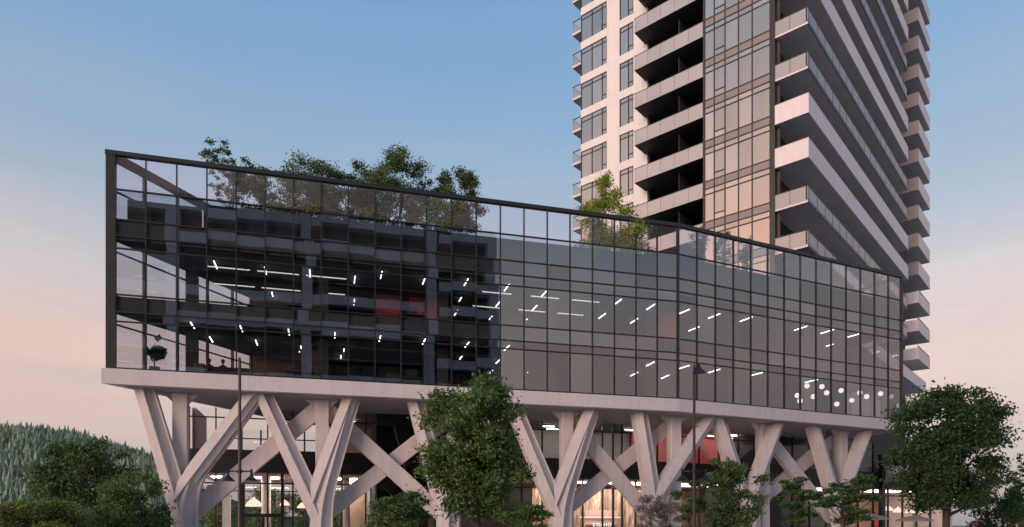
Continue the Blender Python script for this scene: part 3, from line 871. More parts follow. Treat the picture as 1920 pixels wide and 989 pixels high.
# glazed bay on the left face
bay = empty('window_bay', FL.p(0, 0, 17.6), tow)
colx = [1437.4, 1410.7, 1385, 1359.7, 1339.6, 1322]
cols = [FL.u_at(x, -0.05) for x in colx]; cols[0] = 0.02; cols[-1] = A_BAY - 0.02
for u in cols[1:-1]:
    fbox('mullion', bay, FL, u - 0.05, u + 0.05, -0.12, -0.005, 17.6, ZTOP, M['tframe'])
for k in range(-2, NF + 1):
    zk = Z0T + HT * k
    for z in (zk + 0.15, zk + 0.8, zk + HT - 0.32):
        if z < ZTOP: fbox('transom', bay, FL, 0.03, A_BAY - 0.03, -0.115, -0.004, z - 0.045, z + 0.045, M['tframe'])
    for i in range(5):
        a, b = cols[i] + 0.05, cols[i + 1] - 0.05
        fbox('spandrel', bay, FL, a, b, -0.08, -0.01, zk + 0.195, zk + 0.755, M['tspan'])
        fbox('glass_pane', bay, FL, a, b, -0.08, -0.055, zk + HT - 0.275, zk + HT + 0.105, M['g_tower'], tilt=0.003)
        zlo = zk + 0.845
        if i == 3:
            fbox('glass_pane', bay, FL, a, b, -0.08, -0.055, zlo, zlo + 0.42, M['g_tower'], tilt=0.003)
            fbox('transom', bay, FL, a, b, -0.11, -0.003, zlo + 0.42, zlo + 0.51, M['tframe'])
            zlo += 0.51
        fbox('glass_pane', bay, FL, a, b, -0.08, -0.055, zlo, zk + HT - 0.365, M['g_tower'], tilt=0.003)
        if rnd.random() < 0.42:
            fbox('blind', bay, FL, a + 0.02, a + (b - a) * rnd.choice((0.3, 0.5, 0.96)), -0.045, -0.02, zlo, zk + HT - 0.37, M['tblind'])
# white wall with windows, far left of the left face
def aw(x): return FL.u_at(x, B_W - 0.1)


wx = [1091, 1110, 1129, 1138, 1162, 1178, 1188]
wa = [aw(x) for x in wx]; wa[0] = A_WL
wwall = empty('white_wall', FL.p(A_REC, B_W, 17.6), tow)
fbox('white_pier', wwall, FL, A_REC - 0.02, wa[6], B_W - 0.14, B_W + 0.3, 17.6, ZTOP, M['twhite'])
fbox('white_pier', wwall, FL, wa[4], wa[3], B_W - 0.14, B_W - 0.003, 17.6, ZTOP, M['twhite'])
zj = 17.6
wins = ((wa[0], wa[3], (wa[1], wa[2])), (wa[4], wa[6], (wa[5],)))
for k in range(-1, NF + 1):
    zl = Z0T - 0.42 + HT * k
    for a_hi, a_lo, mul in wins:
        fbox('spandrel', wwall, FL, a_lo + 0.004, a_hi - 0.004, B_W - 0.125, B_W - 0.004, zl - 0.58, zl + 0.17, M['twhite'])
        wd = empty('window', FL.p((a_hi + a_lo) / 2, B_W - 0.1, zl + 0.2), tow)
        ed = [a_hi] + list(mul) + [a_lo]
        z0, z1 = zl + 0.17, zl + HT - 0.58
        for e_ in ed[1:-1]:
            fbox('mullion', wd, FL, e_ - 0.045, e_ + 0.045, B_W - 0.11, B_W - 0.005, z0, z1, M['tframe'])
        for e_, s in ((ed[0], -1), (ed[-1], 1)):
            fbox('jamb', wd, FL, min(e_, e_ + s * 0.09), max(e_, e_ + s * 0.09), B_W - 0.115, B_W - 0.005, z0, z1, M['tframe'])
        fbox('transom', wd, FL, a_lo, a_hi, B_W - 0.10, B_W - 0.006, z1 - 0.50, z1 - 0.42, M['tframe'])
        fbox('head', wd, FL, a_lo, a_hi, B_W - 0.105, B_W - 0.006, z1 - 0.07, z1, M['tframe'])
        for hi, lo in zip(ed, ed[1:]):
            fbox('glass_pane', wd, FL, lo + 0.05, hi - 0.05, B_W - 0.07, B_W - 0.045, z0, z1 - 0.50, M['g_tower'], tilt=0.003)
            fbox('glass_pane', wd, FL, lo + 0.05, hi - 0.05, B_W - 0.07, B_W - 0.045, z1 - 0.42, z1 - 0.07, M['g_tower'], tilt=0.003)
            if rnd.random() < 0.5:
                fbox('blind', wd, FL, lo + 0.06, hi - 0.06, B_W - 0.035, B_W - 0.012, z0, z1 - 0.5, M['tblind'])
        e0, e1 = ed[-2] - 0.05, ed[-1] + 0.05
        fbox('sash_rail', wd, FL, e1, e0, B_W - 0.10, B_W - 0.006, z0 + 0.45, z0 + 0.53, M['tframe'])
# projecting balconies on the left face
A_BL = 12.34
for k in range(-1, NF + 1):
    zl = Z0T - 0.42 + HT * k
    b = empty('balcony', FL.p(A_BAY, 0, zl), tow)
    fbox('slab', b, FL, A_BAY + 0.16, A_BL, 0.0, 4.55, zl, zl + 0.2, M['tsoffit_shade'])
    n = 5
    for i in range(n):
        a0, a1 = A_BAY + 0.18 + (A_BL - A_BAY - 0.18) * i / n, A_BAY + 0.18 + (A_BL - A_BAY - 0.18) * (i + 1) / n
        fbox('railing_panel', b, FL, a0 + 0.012, a1 - 0.012, -0.045, -0.015, zl - 0.02, zl + 1.22, M['g_rail'], tilt=0.002)
    fbox('railing_panel', b, FL, A_BL + 0.012, A_BL + 0.04, 0.0, B_W - 0.16, zl - 0.02, zl + 1.22, M['g_rail'])
    fbox('handrail', b, FL, A_BAY + 0.16, A_BL + 0.05, -0.06, 0.0, zl + 1.22, zl + 1.27, M['rail'])
    fbox('handrail', b, FL, A_BL + 0.0, A_BL + 0.05, 0.004, B_W - 0.16, zl + 1.221, zl + 1.271, M['rail'])
    um_ = FL.u_at(1273, 0.9)
    fbox('divider', b, FL, um_ - 0.03, um_ + 0.03, 0.9, 4.5, zl + 0.2, zl + HT - 0.01, M['tsoffit_shade'])
    fbox('slab_edge', b, FL, A_BAY + 0.17, A_BL - 0.003, -0.012, -0.002, zl + 0.01, zl + 0.19, M['tpara'])
# small balconies on the far left flank
for k in range(-1, NF + 1):
    zl = Z0T - 0.42 + HT * k - 0.2
    b = empty('flank_balcony', FL.p(A_WL, 4.2, zl), tow)
    fbox('slab', b, FL, A_WL + 0.01, 22.3, 4.17, 9.0, zl, zl + 0.22, M['tsoffit'])
    fbox('railing_panel', b, FL, A_WL + 0.05, 22.25, 4.19, 4.22, zl + 0.22, zl + 1.35, M['g_rail3'])
    fbox('railing_panel', b, FL, 22.22, 22.25, 4.26, 8.9, zl + 0.22, zl + 1.35, M['g_rail3'])
    fbox('handrail', b, FL, A_WL + 0.02, 22.29, 4.165, 4.235, zl + 1.35, zl + 1.42, M['rail'])
    fbox('handrail', b, FL, 22.2, 22.27, 4.24, 8.95, zl + 1.351, zl + 1.421, M['rail'])
    fbox('post', b, FL, 22.2, 22.27, 4.23, 4.256, zl + 0.22, zl + 1.35, M['rail'])
# right face: window wall and wraparound balconies
E = 2.8
B_END, B_F0, B_F1 = 34.5, 40.4, 47.2
for k in range(-3, NF + 1):
    zk = Z0T + HT * k
    ww = empty('window_strip', FR.p(0.2, -0.05, zk), tow)
    nn = 8
    for i in range(nn):
        u0, u1 = 0.3 + 34 * i / nn, 0.3 + 34 * (i + 1) / nn
        fbox('glass_pane', ww, FR, u0 + 0.06, u1 - 0.06, -0.09, -0.06, zk + 0.25, zk + HT - 0.05, M['opp_glass'])
        fbox('mullion', ww, FR, u0 - 0.05, u0 + 0.05, -0.12, -0.005, zk + 0.24, zk + HT - 0.01, M['tframe'])
    if k >= 0:
        solid = (k // 2) % 2 == 1
        b = empty('wraparound_balcony', FR.p(0, -E, zk), tow)
        fbox('slab', b, FR, 0.004, B_END, -E, -0.001, zk, zk + 0.22, M['tsoffit'])
        if solid:
            fbox('parapet', b, FR, -0.02, B_END + 0.02, -E - 0.13, -E - 0.002, zk - 0.05, zk + 1.45, M['tpara'])
            fbox('parapet', b, FR, -0.13, -0.002, -E - 0.128, -0.37, zk - 0.048, zk + 1.448, M['tpara'])
            fbox('parapet', b, FR, B_END + 0.024, B_END + 0.14, -E - 0.12, -0.02, zk - 0.048, zk + 1.448, M['tpara'])
            fbox('coping', b, FR, -0.14, -0.0, -E - 0.14, -0.38, zk + 1.45, zk + 1.49, M['tspan'])
            fbox('coping', b, FR, 0.002, B_END + 0.03, -E - 0.14, -E + 0.01, zk + 1.452, zk + 1.492, M['tspan'])
        else:
            fbox('slab_edge', b, FR, -0.012, B_END, -E - 0.05, -E - 0.002, zk - 0.02, zk + 0.24, M['tframe'])
            fbox('slab_edge', b, FR, -0.05, -0.002, -E - 0.048, -0.37, zk - 0.018, zk + 0.10, M['tpara'])
            n = 17
            for i in range(n):
                u0, u1 = 0.25 + (B_END - 0.3) * i / n, 0.25 + (B_END - 0.3) * (i + 1) / n
                fbox('railing_panel', b, FR, u0 + 0.04, u1 - 0.04, -E - 0.03, -E - 0.0, zk + 0.245, zk + 1.24, M['g_rail'], tilt=0.002)
                fbox('baluster', b, FR, u0 - 0.035, u0 + 0.035, -E - 0.045, -E + 0.02, zk + 0.242, zk + 1.25, M['rail'])
            for i in range(2):
                w0, w1 = -E + 0.1 + 1.2 * i, -E + 0.1 + 1.2 * (i + 1)
                fbox('railing_panel', b, FR, -0.04, -0.01, w0 + 0.02, w1 - 0.02, zk + 0.105, zk + 1.24, M['g_rail2'], tilt=0.002)
            fbox('baluster', b, FR, -0.02, 0.24, -E - 0.04, -E + 0.03, zk + 0.245, zk + 1.245, M['tspan'])
            fbox('handrail', b, FR, -0.05, B_END, -E - 0.06, -E + 0.03, zk + 1.25, zk + 1.31, M['rail'])
            fbox('handrail', b, FR, -0.07, 0.0, -E + 0.035, -0.38, zk + 1.251, zk + 1.311, M['rail'])
        # door leaf and dark furniture line seen in the corner
        fbox('door_frame', b, FR, 0.35, 0.43, -0.6, -0.13, zk + 0.23, zk + HT - 0.03, M['tframe'])
    # far stack
    if k < 0: continue
    zk -= 1.2
    b = empty('end_balcony', FR.p(B_F0, -E, zk), tow)
    fbox('slab', b, FR, B_F0, B_F1, -E, 3.0 if 0 else -0.001, zk, zk + 0.22, M['tsoffit'])
    top = 1.55 if k >= 3 else 1.35
    fbox('parapet', b, FR, B_F0, B_F1, -E - 0.13, -E - 0.002, zk - 0.03, zk + top, M['tpara'])
    fbox('parapet', b, FR, B_F0 - 0.13, B_F0 - 0.002, -E - 0.128, -0.6 if k >= 3 else -1.3, zk - 0.028, zk + top - 0.002, M['tpara_shade'] if k >= 3 else M['tpara'])
    if k < 3:
        fbox('railing_panel', b, FR, B_F0 - 0.06, B_F0 - 0.03, -1.28, -0.05, zk + 0.22, zk + 1.2, M['g_rail'])
        fbox('handrail', b, FR, B_F0 - 0.1, B_F1, -E - 0.09, -E - 0.03, zk + top, zk + top + 0.25, M['rail'])
    fbox('parapet', b, FR, B_F1 + 0.002, B_F1 + 0.13, -E - 0.128, -0.02, zk - 0.028, zk + top - 0.002, M['tpara'])
# pale ramped canopy edge low at the tower's right foot
zb = z_at(712, 75)
fbox('low_terrace', tow, FR, 12, 45, -E - 0.1, -0.13, 18.4, 19.7, M['tpara'])

# a few things left out on the left-face balconies
def balcony_chair(a, b, z, lab, mat):
    t = empty('balcony_chair', FL.p(a, b, z)); tag(t, lab, 'chair', 'chairs on the tower balconies')
    fbox('seat', t, FL, a - 0.32, a + 0.32, b - 0.3, b + 0.3, z + 0.40, z + 0.46, mat)
    fbox('backrest', t, FL, a - 0.32, a + 0.32, b + 0.3, b + 0.36, z + 0.40, z + 1.05, mat)
    for s1 in (-0.28, 0.28):
        for s2 in (-0.26, 0.26):
            fbox('leg', t, FL, a + s1 - 0.025, a + s1 + 0.025, b + s2 - 0.025, b + s2 + 0.025, z, z + 0.399, mat)
        fbox('armrest', t, FL, a + s1 - 0.04, a + s1 + 0.04, b - 0.28, b + 0.295, z + 0.62, z + 0.66, mat)


for k, a, lab in ((1, 7.4, 'orange timber chair on the lowest visible left balcony'), (2, 7.0, 'orange timber chair on the second lowest left balcony'), (2, 8.6, 'second orange timber chair on the second lowest left balcony'), (3, 6.9, 'orange timber chair on the third lowest left balcony')):
    balcony_chair(a, 0.7, Z0T - 0.42 + HT * k + 0.2, lab, M['teak'])

# ------------------------------------------------------------------ building across the street (seen mirrored in the glass)
W_O = -55.0
FO = Frame(FA.p(0, W_O).xy, FA.d, -FA.n)             # w now runs away from the street
opp = empty('apartment_block', FO.p(-20, 0, 0))
tag(opp, 'dark grey apartment block across the street mirrored in the office glass', 'building')
U0, U1 = -17.0, 34.0
NO = 12
HO = 3.45
fbox('wall', opp, FO, U0, U1, 0.5, 18, 0, NO * HO + 1.2, M['opp_dark'])
for k in range(NO):
    z = k * HO + 0.8
    for u0, u1 in ((U0 + 0.8, -8.2), (-6.8, 8.0), (9.4, 24.0), (26.0, U1 - 0.3)):
        bb = empty('balcony', FO.p(u0, 0, z), opp)
        fbox('slab', bb, FO, u0, u1, -1.2, 0.5, z + 2.35, z + 2.6, M['opp'])
        fbox('parapet', bb, FO, u0, u1, -1.3, -1.203, z + 2.2, z + 3.45, M['opp'] if (k + int(u0)) % 3 else M['opp_dark'])
        nw = max(2, int((u1 - u0) / 2.6))
        for i in range(nw):
            a, b_ = u0 + (u1 - u0) * i / nw + 0.18, u0 + (u1 - u0) * (i + 1) / nw - 0.18
            fbox('window', opp, FO, a, b_, 0.42, 0.495, z + 0.1, z + 2.2, M['opp_glass'] if (i * 7 + k * 3) % 11 else M['opp_brick'])
for u in (-7.5, 8.7, 25.0, U0 + 0.1, U1 - 0.1):
    fbox('pier', opp, FO, u - 0.65, u + 0.65, -1.35, 0.49, 0, NO * HO + 1.0, M['opp'])
fbox('roof_coping', opp, FO, U0 - 0.3, U1 + 0.3, -1.4, 18.2, NO * HO + 1.22, NO * HO + 1.7, M['opp'])

# ------------------------------------------------------------------ lamps inside
def strip(frm, u, w, z, lu, lw, mat, lab, grp):
    o = fbox('strip_light', None, frm, u - lu / 2, u + lu / 2, w - lw / 2, w + lw / 2, z - 0.10, z - 0.002, M['metal'])
    tube_ = fbox('light_tube', o, frm, u - lu / 2 + 0.002, u + lu / 2 - 0.002, w - lw / 2 + 0.002, w + lw / 2 - 0.002, z - 0.155, z - 0.103, mat)
    tube_.rotation_euler = (0, 0, 0)
    tube_.location = (0, 0, -0.078)
    tag(o, lab, 'ceiling light', grp)
    return o


LOW_A = ((358, 606), (396, 637), (451, 613), (481, 643), (541, 620), (564, 649), (628, 627), (713, 633), (797, 637), (562, 664), (639, 671), (570, 686), (643, 691), (645, 655),
         (877, 645), (865, 670), (950, 653), (934, 678), (921, 697), (985, 702), (1219, 683), (1189, 702), (1247, 707), (1162, 719))
UP_A = ((404, 497), (498, 508), (511, 554), (581, 513), (665, 525), (715, 516), (795, 527), (875, 528), (589, 561), (664, 567), (864, 560), (855, 587), (950, 540), (934, 570), (921, 595),
        (1021, 550), (1002, 578), (985, 602), (1158, 567), (1129, 593), (1220, 576), (1189, 602), (1247, 610))
LOW_B = ((1282, 689), (1339, 696), (1418, 702), (1521, 715))
UP_B = ((1282, 585), (1339, 593), (1301, 617), (1399, 599), (1501, 616), (1551, 622), (1551, 649), (1602, 629), (1507, 643))
for spots, zc_, fr, fl in ((LOW_A, 12.73, FA, 'lower'), (UP_A, 16.50, FA, 'upper'), (LOW_B, 12.73, FB, 'lower'), (UP_B, 16.50, FB, 'upper')):
    for x, y in spots:
        dep = (zc_ - 0.13 - ZC) * F / (HY - y)
        q = Vector(((x - CX) / F * dep, dep)) - fr.o
        u, w = q.dot(fr.d), max(0.95, q.dot(fr.n))
        where = 'right of the bend' if fr is FB else ('behind the dark mirrored glass' if x < 915 else 'behind the sky-grey glass')
        strip(fr, u, w, zc_, 0.055, 1.2, M['lamp'], 'short white strip light on the %s office ceiling %s' % (fl, where), '%s office strip lights %s' % (fl, where))
for w in (2.3, 5.2):
    for u in (5.6, 8.3, 11.0):
        strip(FA, u, w, 16.5, 2.3, 0.05, M['lamp_long'], 'long thin strip light running along the upper office ceiling', 'long strip lights of the upper office')
    for u in (21.4, 24.6, 27.4):
        strip(FA, u, w, 16.5, 1.9, 0.07, M['lamp_long'], 'faint long strip light behind the sky-reflecting upper glass', 'faint long strip lights behind the reflections')
# globe pendants, lower office floor, right end
for x, y in ((1495, 742), (1513, 724), (1525, 744), (1541, 724), (1550, 737), (1500, 752), (1569, 758), (1577, 729), (1597, 751), (1612, 731), (1625, 744), (1651, 734)):
    w = 1.3 + ((x * 7) % 5) * 0.22
    u = FB.u_at(x, w); p = FB.p(u, w)
    z = z_at(y, p.y)
    bm = bmesh.new(); bmesh.ops.create_icosphere(bm, subdivisions=3, radius=0.19)
    for f in bm.faces: f.smooth = True
    o = bm_obj('globe_pendant', bm, M['globe'], None, (p.x, p.y, min(z, 12.2)))
    bm = bmesh.new(); tube(bm, [(0, 0, 0.18), (0, 0, 12.73 - min(z, 12.2))], [0.012, 0.012], 6)
    bm_obj('cord', bm, M['metal'], o, (p.x, p.y, min(z, 12.2)))
    tag(o, 'round glowing globe pendant in the cluster at the right end', 'pendant lamp', 'globe pendants in the lower office')
# shop and mezzanine ceiling panels
def panel(fr, u, w, z, lu, lw, mat, lab, grp):
    o = fbox('light_panel', None, fr, u - lu / 2, u + lu / 2, w - lw / 2, w + lw / 2, z - 0.06, z, mat)
    tag(o, lab, 'ceiling light', grp)


for i in range(4):
    panel(FA, 4.5 + i * 2.6, 9.5, Z_B0 - 0.065, 1.6, 0.9, M['lamp_warm'], 'warm ceiling panel in the glazed entrance hall', 'entrance hall ceiling panels')
for i in range(5):
    panel(FA, ua + 1.0 + i * 1.75, 8.6, Z_B0 - 0.065, 1.5, 0.9, M['lamp_warm'], 'warm ceiling panel washing the planked wall', 'plank wall ceiling panels')
for i in range(12):
    panel(FB, 3.5 + i * 2.7, 8.8, Z_B0 - 0.055, 2.2, 2.6, M['lamp_shop'], 'warm ceiling panel in the shop at the right', 'right shop ceiling panels')
for u, w in ((20.5, 7.6), (22.5, 8.4), (26.5, 7.4), (27.3, 8.8), (29.5, 7.2), (5.5, 9.0), (8.2, 11.0), (12.5, 9.0)):
    strip(FA, u, w, Z_SLAB - 0.04, 0.9, 0.12, M['lamp_mezz'], 'small strip light on the mezzanine ceiling behind the columns', 'mezzanine strip lights')
for u, w in ((1.5, 7.5), (4.5, 7.2), (9.5, 7.6), (11.5, 8.0)):
    strip(FB, u, w, Z_SLAB - 0.04, 0.9, 0.12, M['lamp_mezz'], 'small strip light on the mezzanine ceiling right of the bend', 'mezzanine strip lights right of the bend')


for fr, x, w in ((FA, 1205, 7.6), (FA, 1240, 7.9), (FB, 1310, 7.0), (FB, 1375, 7.2)):  # added panels that brighten the red wall
    u = fr.u_at(x, w)
    panel(fr, u, w, Z_SLAB - 0.04, 0.9, 0.22, M['lamp_warm'], 'small added ceiling panel brightening the red mezzanine wall', 'added panels brightening the red wall')


def dome_pendant(fr, x, w, y, r, lab, grp):
    u = fr.u_at(x, w); p = fr.p(u, w); z = z_at(y, p.y)
    bm = bmesh.new()
    lathe(bm, [(0.05, r * 1.1), (0.09, r * 0.95), (r * 0.75, r * 0.5), (r, 0.0), (r * 0.96, 0.0), (r * 0.7, r * 0.42)], 18)
    o = bm_obj('pendant_lamp', bm, M['lamp_shade'], None, (p.x, p.y, z))
    bm = bmesh.new(); tube(bm, [(0, 0, r * 1.0), (0, 0, Z_B0 - 0.07 - z)], [0.015, 0.015], 6)
    bm_obj('cord', bm, M['metal'], o, (p.x, p.y, z))
    tag(o, lab, 'pendant lamp', grp)


for x, y in ((476, 950), (534, 948), (566, 953)):
    dome_pendant(FA, x, 11.5, y, 0.36 if x > 500 else 0.6, 'peach dome pendant lamp hanging in the entrance hall', 'entrance hall pendants')
for x, y in ((1665, 958), (1684, 961), (1707, 962), (1722, 962), (1733, 963)):
    dome_pendant(FB, x, 8.5, y, 0.5, 'pale dome pendant lamp in the right shop', 'right shop pendants')

# ------------------------------------------------------------------ furniture inside the office
def desk(fr, u, w, z, lab, grp):
    t = empty('desk', fr.p(u, w, z))
    fbox('top', t, fr, u - 0.8, u + 0.8, w - 0.4, w + 0.4, z + 0.70, z + 0.74, M['furn2'])
    for a in (-0.74, 0.74):
        for c in (-0.34, 0.34):
            fbox('leg', t, fr, u + a - 0.03, u + a + 0.03, w + c - 0.03, w + c + 0.03, z, z + 0.699, M['furn'])
    fbox('monitor', t, fr, u - 0.32, u + 0.32, w + 0.1, w + 0.13, z + 0.92, z + 1.3, M['furn'])
    fbox('monitor_stand', t, fr, u - 0.05, u + 0.05, w + 0.09, w + 0.14, z + 0.741, z + 0.919, M['furn'])
    tag(t, lab, 'desk', grp)


for z, lab in ((Z_GLASS + 0.03, 'desk with dark monitor on the lower office floor'), (13.62, 'desk with dark monitor on the upper office floor')):
    for i in range(7):
        desk(FA, 9.6 + i * 3.2, 1.9 + (i % 2) * 2.8, z, lab, lab.replace('desk', 'desks'))
for u, h in ((8.6, 1.5), (10.0, 2.0), (13.4, 1.35), (15.2, 1.7)):
    o = fbox('cabinet', None, FA, u - 0.45, u + 0.45, 5.0, 5.5, Z_GLASS + 0.03, Z_GLASS + 0.03 + h, M['furn2'], bev=0.02)
    tag(o, 'brown cabinet %.1f m tall on the lower office floor' % h, 'cabinet', 'cabinets on the lower office floor')
    for s in (-1, 1):
        dd = fbox('cabinet_door', o, FA, u - 0.42 if s < 0 else u + 0.01, u - 0.01 if s < 0 else u + 0.42, 4.97, 4.998, Z_GLASS + 0.1, Z_GLASS + h - 0.05, M['furn2'])
        dd.rotation_euler = (0, 0, 0)
        dd.location = (s * 0.215, -0.266, 0.01)
# sofa by the left corner
us_, ws_ = FA.u_at(425, 3.0), 3.0
sof = empty('sofa', FA.p(us_, ws_, Z_GLASS + 0.03))
tag(sof, 'dark sofa near the glass corner on the lower office floor', 'sofa')
zf = Z_GLASS + 0.03
fbox('seat', sof, FA, us_ - 1.3, us_ + 1.3, ws_ - 0.4, ws_ + 0.45, zf + 0.12, zf + 0.45, M['furn'], bev=0.05)
fbox('backrest', sof, FA, us_ - 1.3, us_ + 1.3, ws_ - 0.62, ws_ - 0.41, zf + 0.12, zf + 0.9, M['furn'], bev=0.05)
for s in (-1, 1):
    fbox('armrest', sof, FA, us_ + s * 1.42 - 0.1, us_ + s * 1.42 + 0.1, ws_ - 0.6, ws_ + 0.45, zf + 0.12, zf + 0.65, M['furn'], bev=0.04)
    for c in (-0.5, 0.35):
        fbox('foot', sof, FA, us_ + s * 1.2 - 0.04, us_ + s * 1.2 + 0.04, ws_ + c - 0.04, ws_ + c + 0.04, zf, zf + 0.119, M['metal'])
uo = FA.u_at(374, 2.2)
o = fbox('side_cabinet', None, FA, uo - 0.28, uo + 0.28, 2.0, 2.5, zf, zf + 0.95, M['furn2'], bev=0.02)
tag(o, 'low brown cabinet left of the sofa at the glass corner', 'cabinet')


# ------------------------------------------------------------------ people
def person(name, loc, rotz, pose, shirt, trousers_mat, lab, scale=1.0):
    """one continuous skinned body (clothes by height), head with nose, hair as a child"""
    V, Ed, R = [], [], []
    def add(p, r, par=None):
        V.append(Vector(p)); R.append(r)
        if par is not None: Ed.append((par, len(V) - 1))
        return len(V) - 1
    sit = pose == 'sit'
    hz = 0.50 if sit else 0.93
    pel = add((0, 0, hz), 0.145)
    waist = add((0, 0.0, hz + 0.20), 0.125, pel)
    chest = add((0, -0.01, hz + 0.40), 0.145, waist)
    neck0 = add((0, 0.0, hz + 0.56), 0.075, chest)
    neck1 = add((0, 0.015, hz + 0.64), 0.052, neck0)
    head0 = add((0, 0.03, hz + 0.71), 0.080, neck1)
    head1 = add((0, 0.02, hz + 0.79), 0.098, head0)
    add((0, 0.005, hz + 0.86), 0.070, head1)
    add((0, 0.125, hz + 0.745), 0.014, head0)        # nose
    for s in (-1, 1):
        sh = add((s * 0.17, -0.01, hz + 0.50), 0.06, chest)
        if sit: elb, wri = (s * 0.24, 0.08, hz + 0.24), (s * 0.14, 0.30, hz + 0.17)
        else: elb, wri = (s * 0.24, -0.02, hz + 0.22), (s * 0.25, 0.06, hz - 0.03)
        e = add(elb, 0.044, sh); w = add(wri, 0.030, e)
        d = (Vector(wri) - Vector(elb)).normalized()
        side = Vector((s, 0, 0)); side = (side - d * side.dot(d)).normalized(); up = d.cross(side)
        pm = add(Vector(wri) + d * 0.06, 0.034, w)
        for j, (o_, l_) in enumerate(((-0.03, 0.075), (-0.01, 0.09), (0.011, 0.085), (0.031, 0.065))):
            k1 = add(Vector(wri) + d * 0.10 + up * o_, 0.0095, pm)
            add(Vector(wri) + d * (0.10 + l_) + up * o_ + side * -0.02, 0.008, k1)
        th = add(Vector(wri) + d * 0.06 - up * 0.05, 0.010, pm); add(Vector(wri) + d * 0.10 - up * 0.062, 0.009, th)
        hip = add((s * 0.095, 0, hz - 0.06), 0.10, pel)
        if sit: kn, an, toe = (s * 0.13, 0.43, hz - 0.02), (s * 0.13, 0.46, 0.09), (s * 0.14, 0.62, 0.035)
        else: kn, an, toe = (s * 0.10, 0.02, 0.50), (s * 0.11, -0.02, 0.09), (s * 0.12, 0.14, 0.035)
        k_ = add(kn, 0.065, hip); a_ = add(an, 0.042, k_); add(toe, 0.036, a_)
    me = bpy.data.meshes.new(name); me.from_pydata([tuple(v) for v in V], Ed, []); me.update()
    ob = bpy.data.objects.new('tmp_body', me); C.objects.link(ob)
    sk = ob.modifiers.new('Skin', 'SKIN'); ss = ob.modifiers.new('Sub', 'SUBSURF'); ss.levels = 1; ss.render_levels = 1
    sv = me.skin_vertices[0].data
    for i, r in enumerate(R): sv[i].radius = (r, r * (0.8 if i in (0, 1, 2) else 1.0))
    sv[0].use_root = True
    dg = bpy.context.evaluated_depsgraph_get()
    bme = bpy.data.meshes.new_from_object(ob.evaluated_get(dg))
    bpy.data.objects.remove(ob)
    bme.materials.clear()
    for m in (shirt, trousers_mat, M['skin']): bme.materials.append(m)
    for p in bme.polygons:
        c = p.center; p.use_smooth = True
        arm = abs(c.x) > 0.2 and (c.z < hz + 0.20 if sit else c.z < hz + 0.02)
        hand = (sit and c.y > 0.24 and c.z > hz + 0.08) or (not sit and abs(c.x) > 0.19 and c.z < hz + 0.02)
        if c.z > hz + 0.60 or hand: p.material_index = 2
        elif c.z < hz - 0.01 or (sit and c.z < hz + 0.1): p.material_index = 1
        else: p.material_index = 0
    o = link(name, bme, None, None, loc, (0, 0, rotz)); o.scale = (scale,) * 3
    bm = bmesh.new(); bmesh.ops.create_icosphere(bm, subdivisions=3, radius=0.112)
    for v in list(bm.verts):
        if v.co.y > 0.045 and v.co.z < 0.05: v.co.y = 0.045
        v.co.z *= 1.05
    for f in bm.faces: f.smooth = True
    h = bm_obj('hair', bm, M['hair'])
    h.parent = o; h.location = (0, -0.008, hz + 0.80)
    tag(o, lab, 'person')
    return o


for x, lab, sh, rz in ((392, 'person in dark clothes seated left on the office sofa', 'cloth1', 2.2), (418, 'person in dark clothes seated in the middle of the office sofa', 'cloth1', 1.4)):
    u = FA.u_at(x, 3.0)
    person('person', FA.p(u, 3.02, zf + 0.06), FA.ang, 'sit', M[sh], M['cloth1'], lab)
person('person', (21.2, 31.4, 0), 0.4, 'stand', M['cloth2'], M['cloth1'], 'person with reddish hair and rust top walking below the right tree', 1.0)
person('person', (23.6, 32.0, 0), 1.2, 'stand', M['cloth1'], M['cloth1'], 'person in dark top at the right edge of the picture', 1.0)

# ------------------------------------------------------------------ street lamps and umbrellas
def bell(bm, c, r, tilt=0):
    lathe(bm, [(0.035, 0.34), (0.05, 0.26), (0.06, 0.20), (r * 0.55, 0.12), (r * 0.9, 0.02), (r, 0.0), (r * 0.95, -0.005)], 18, c)


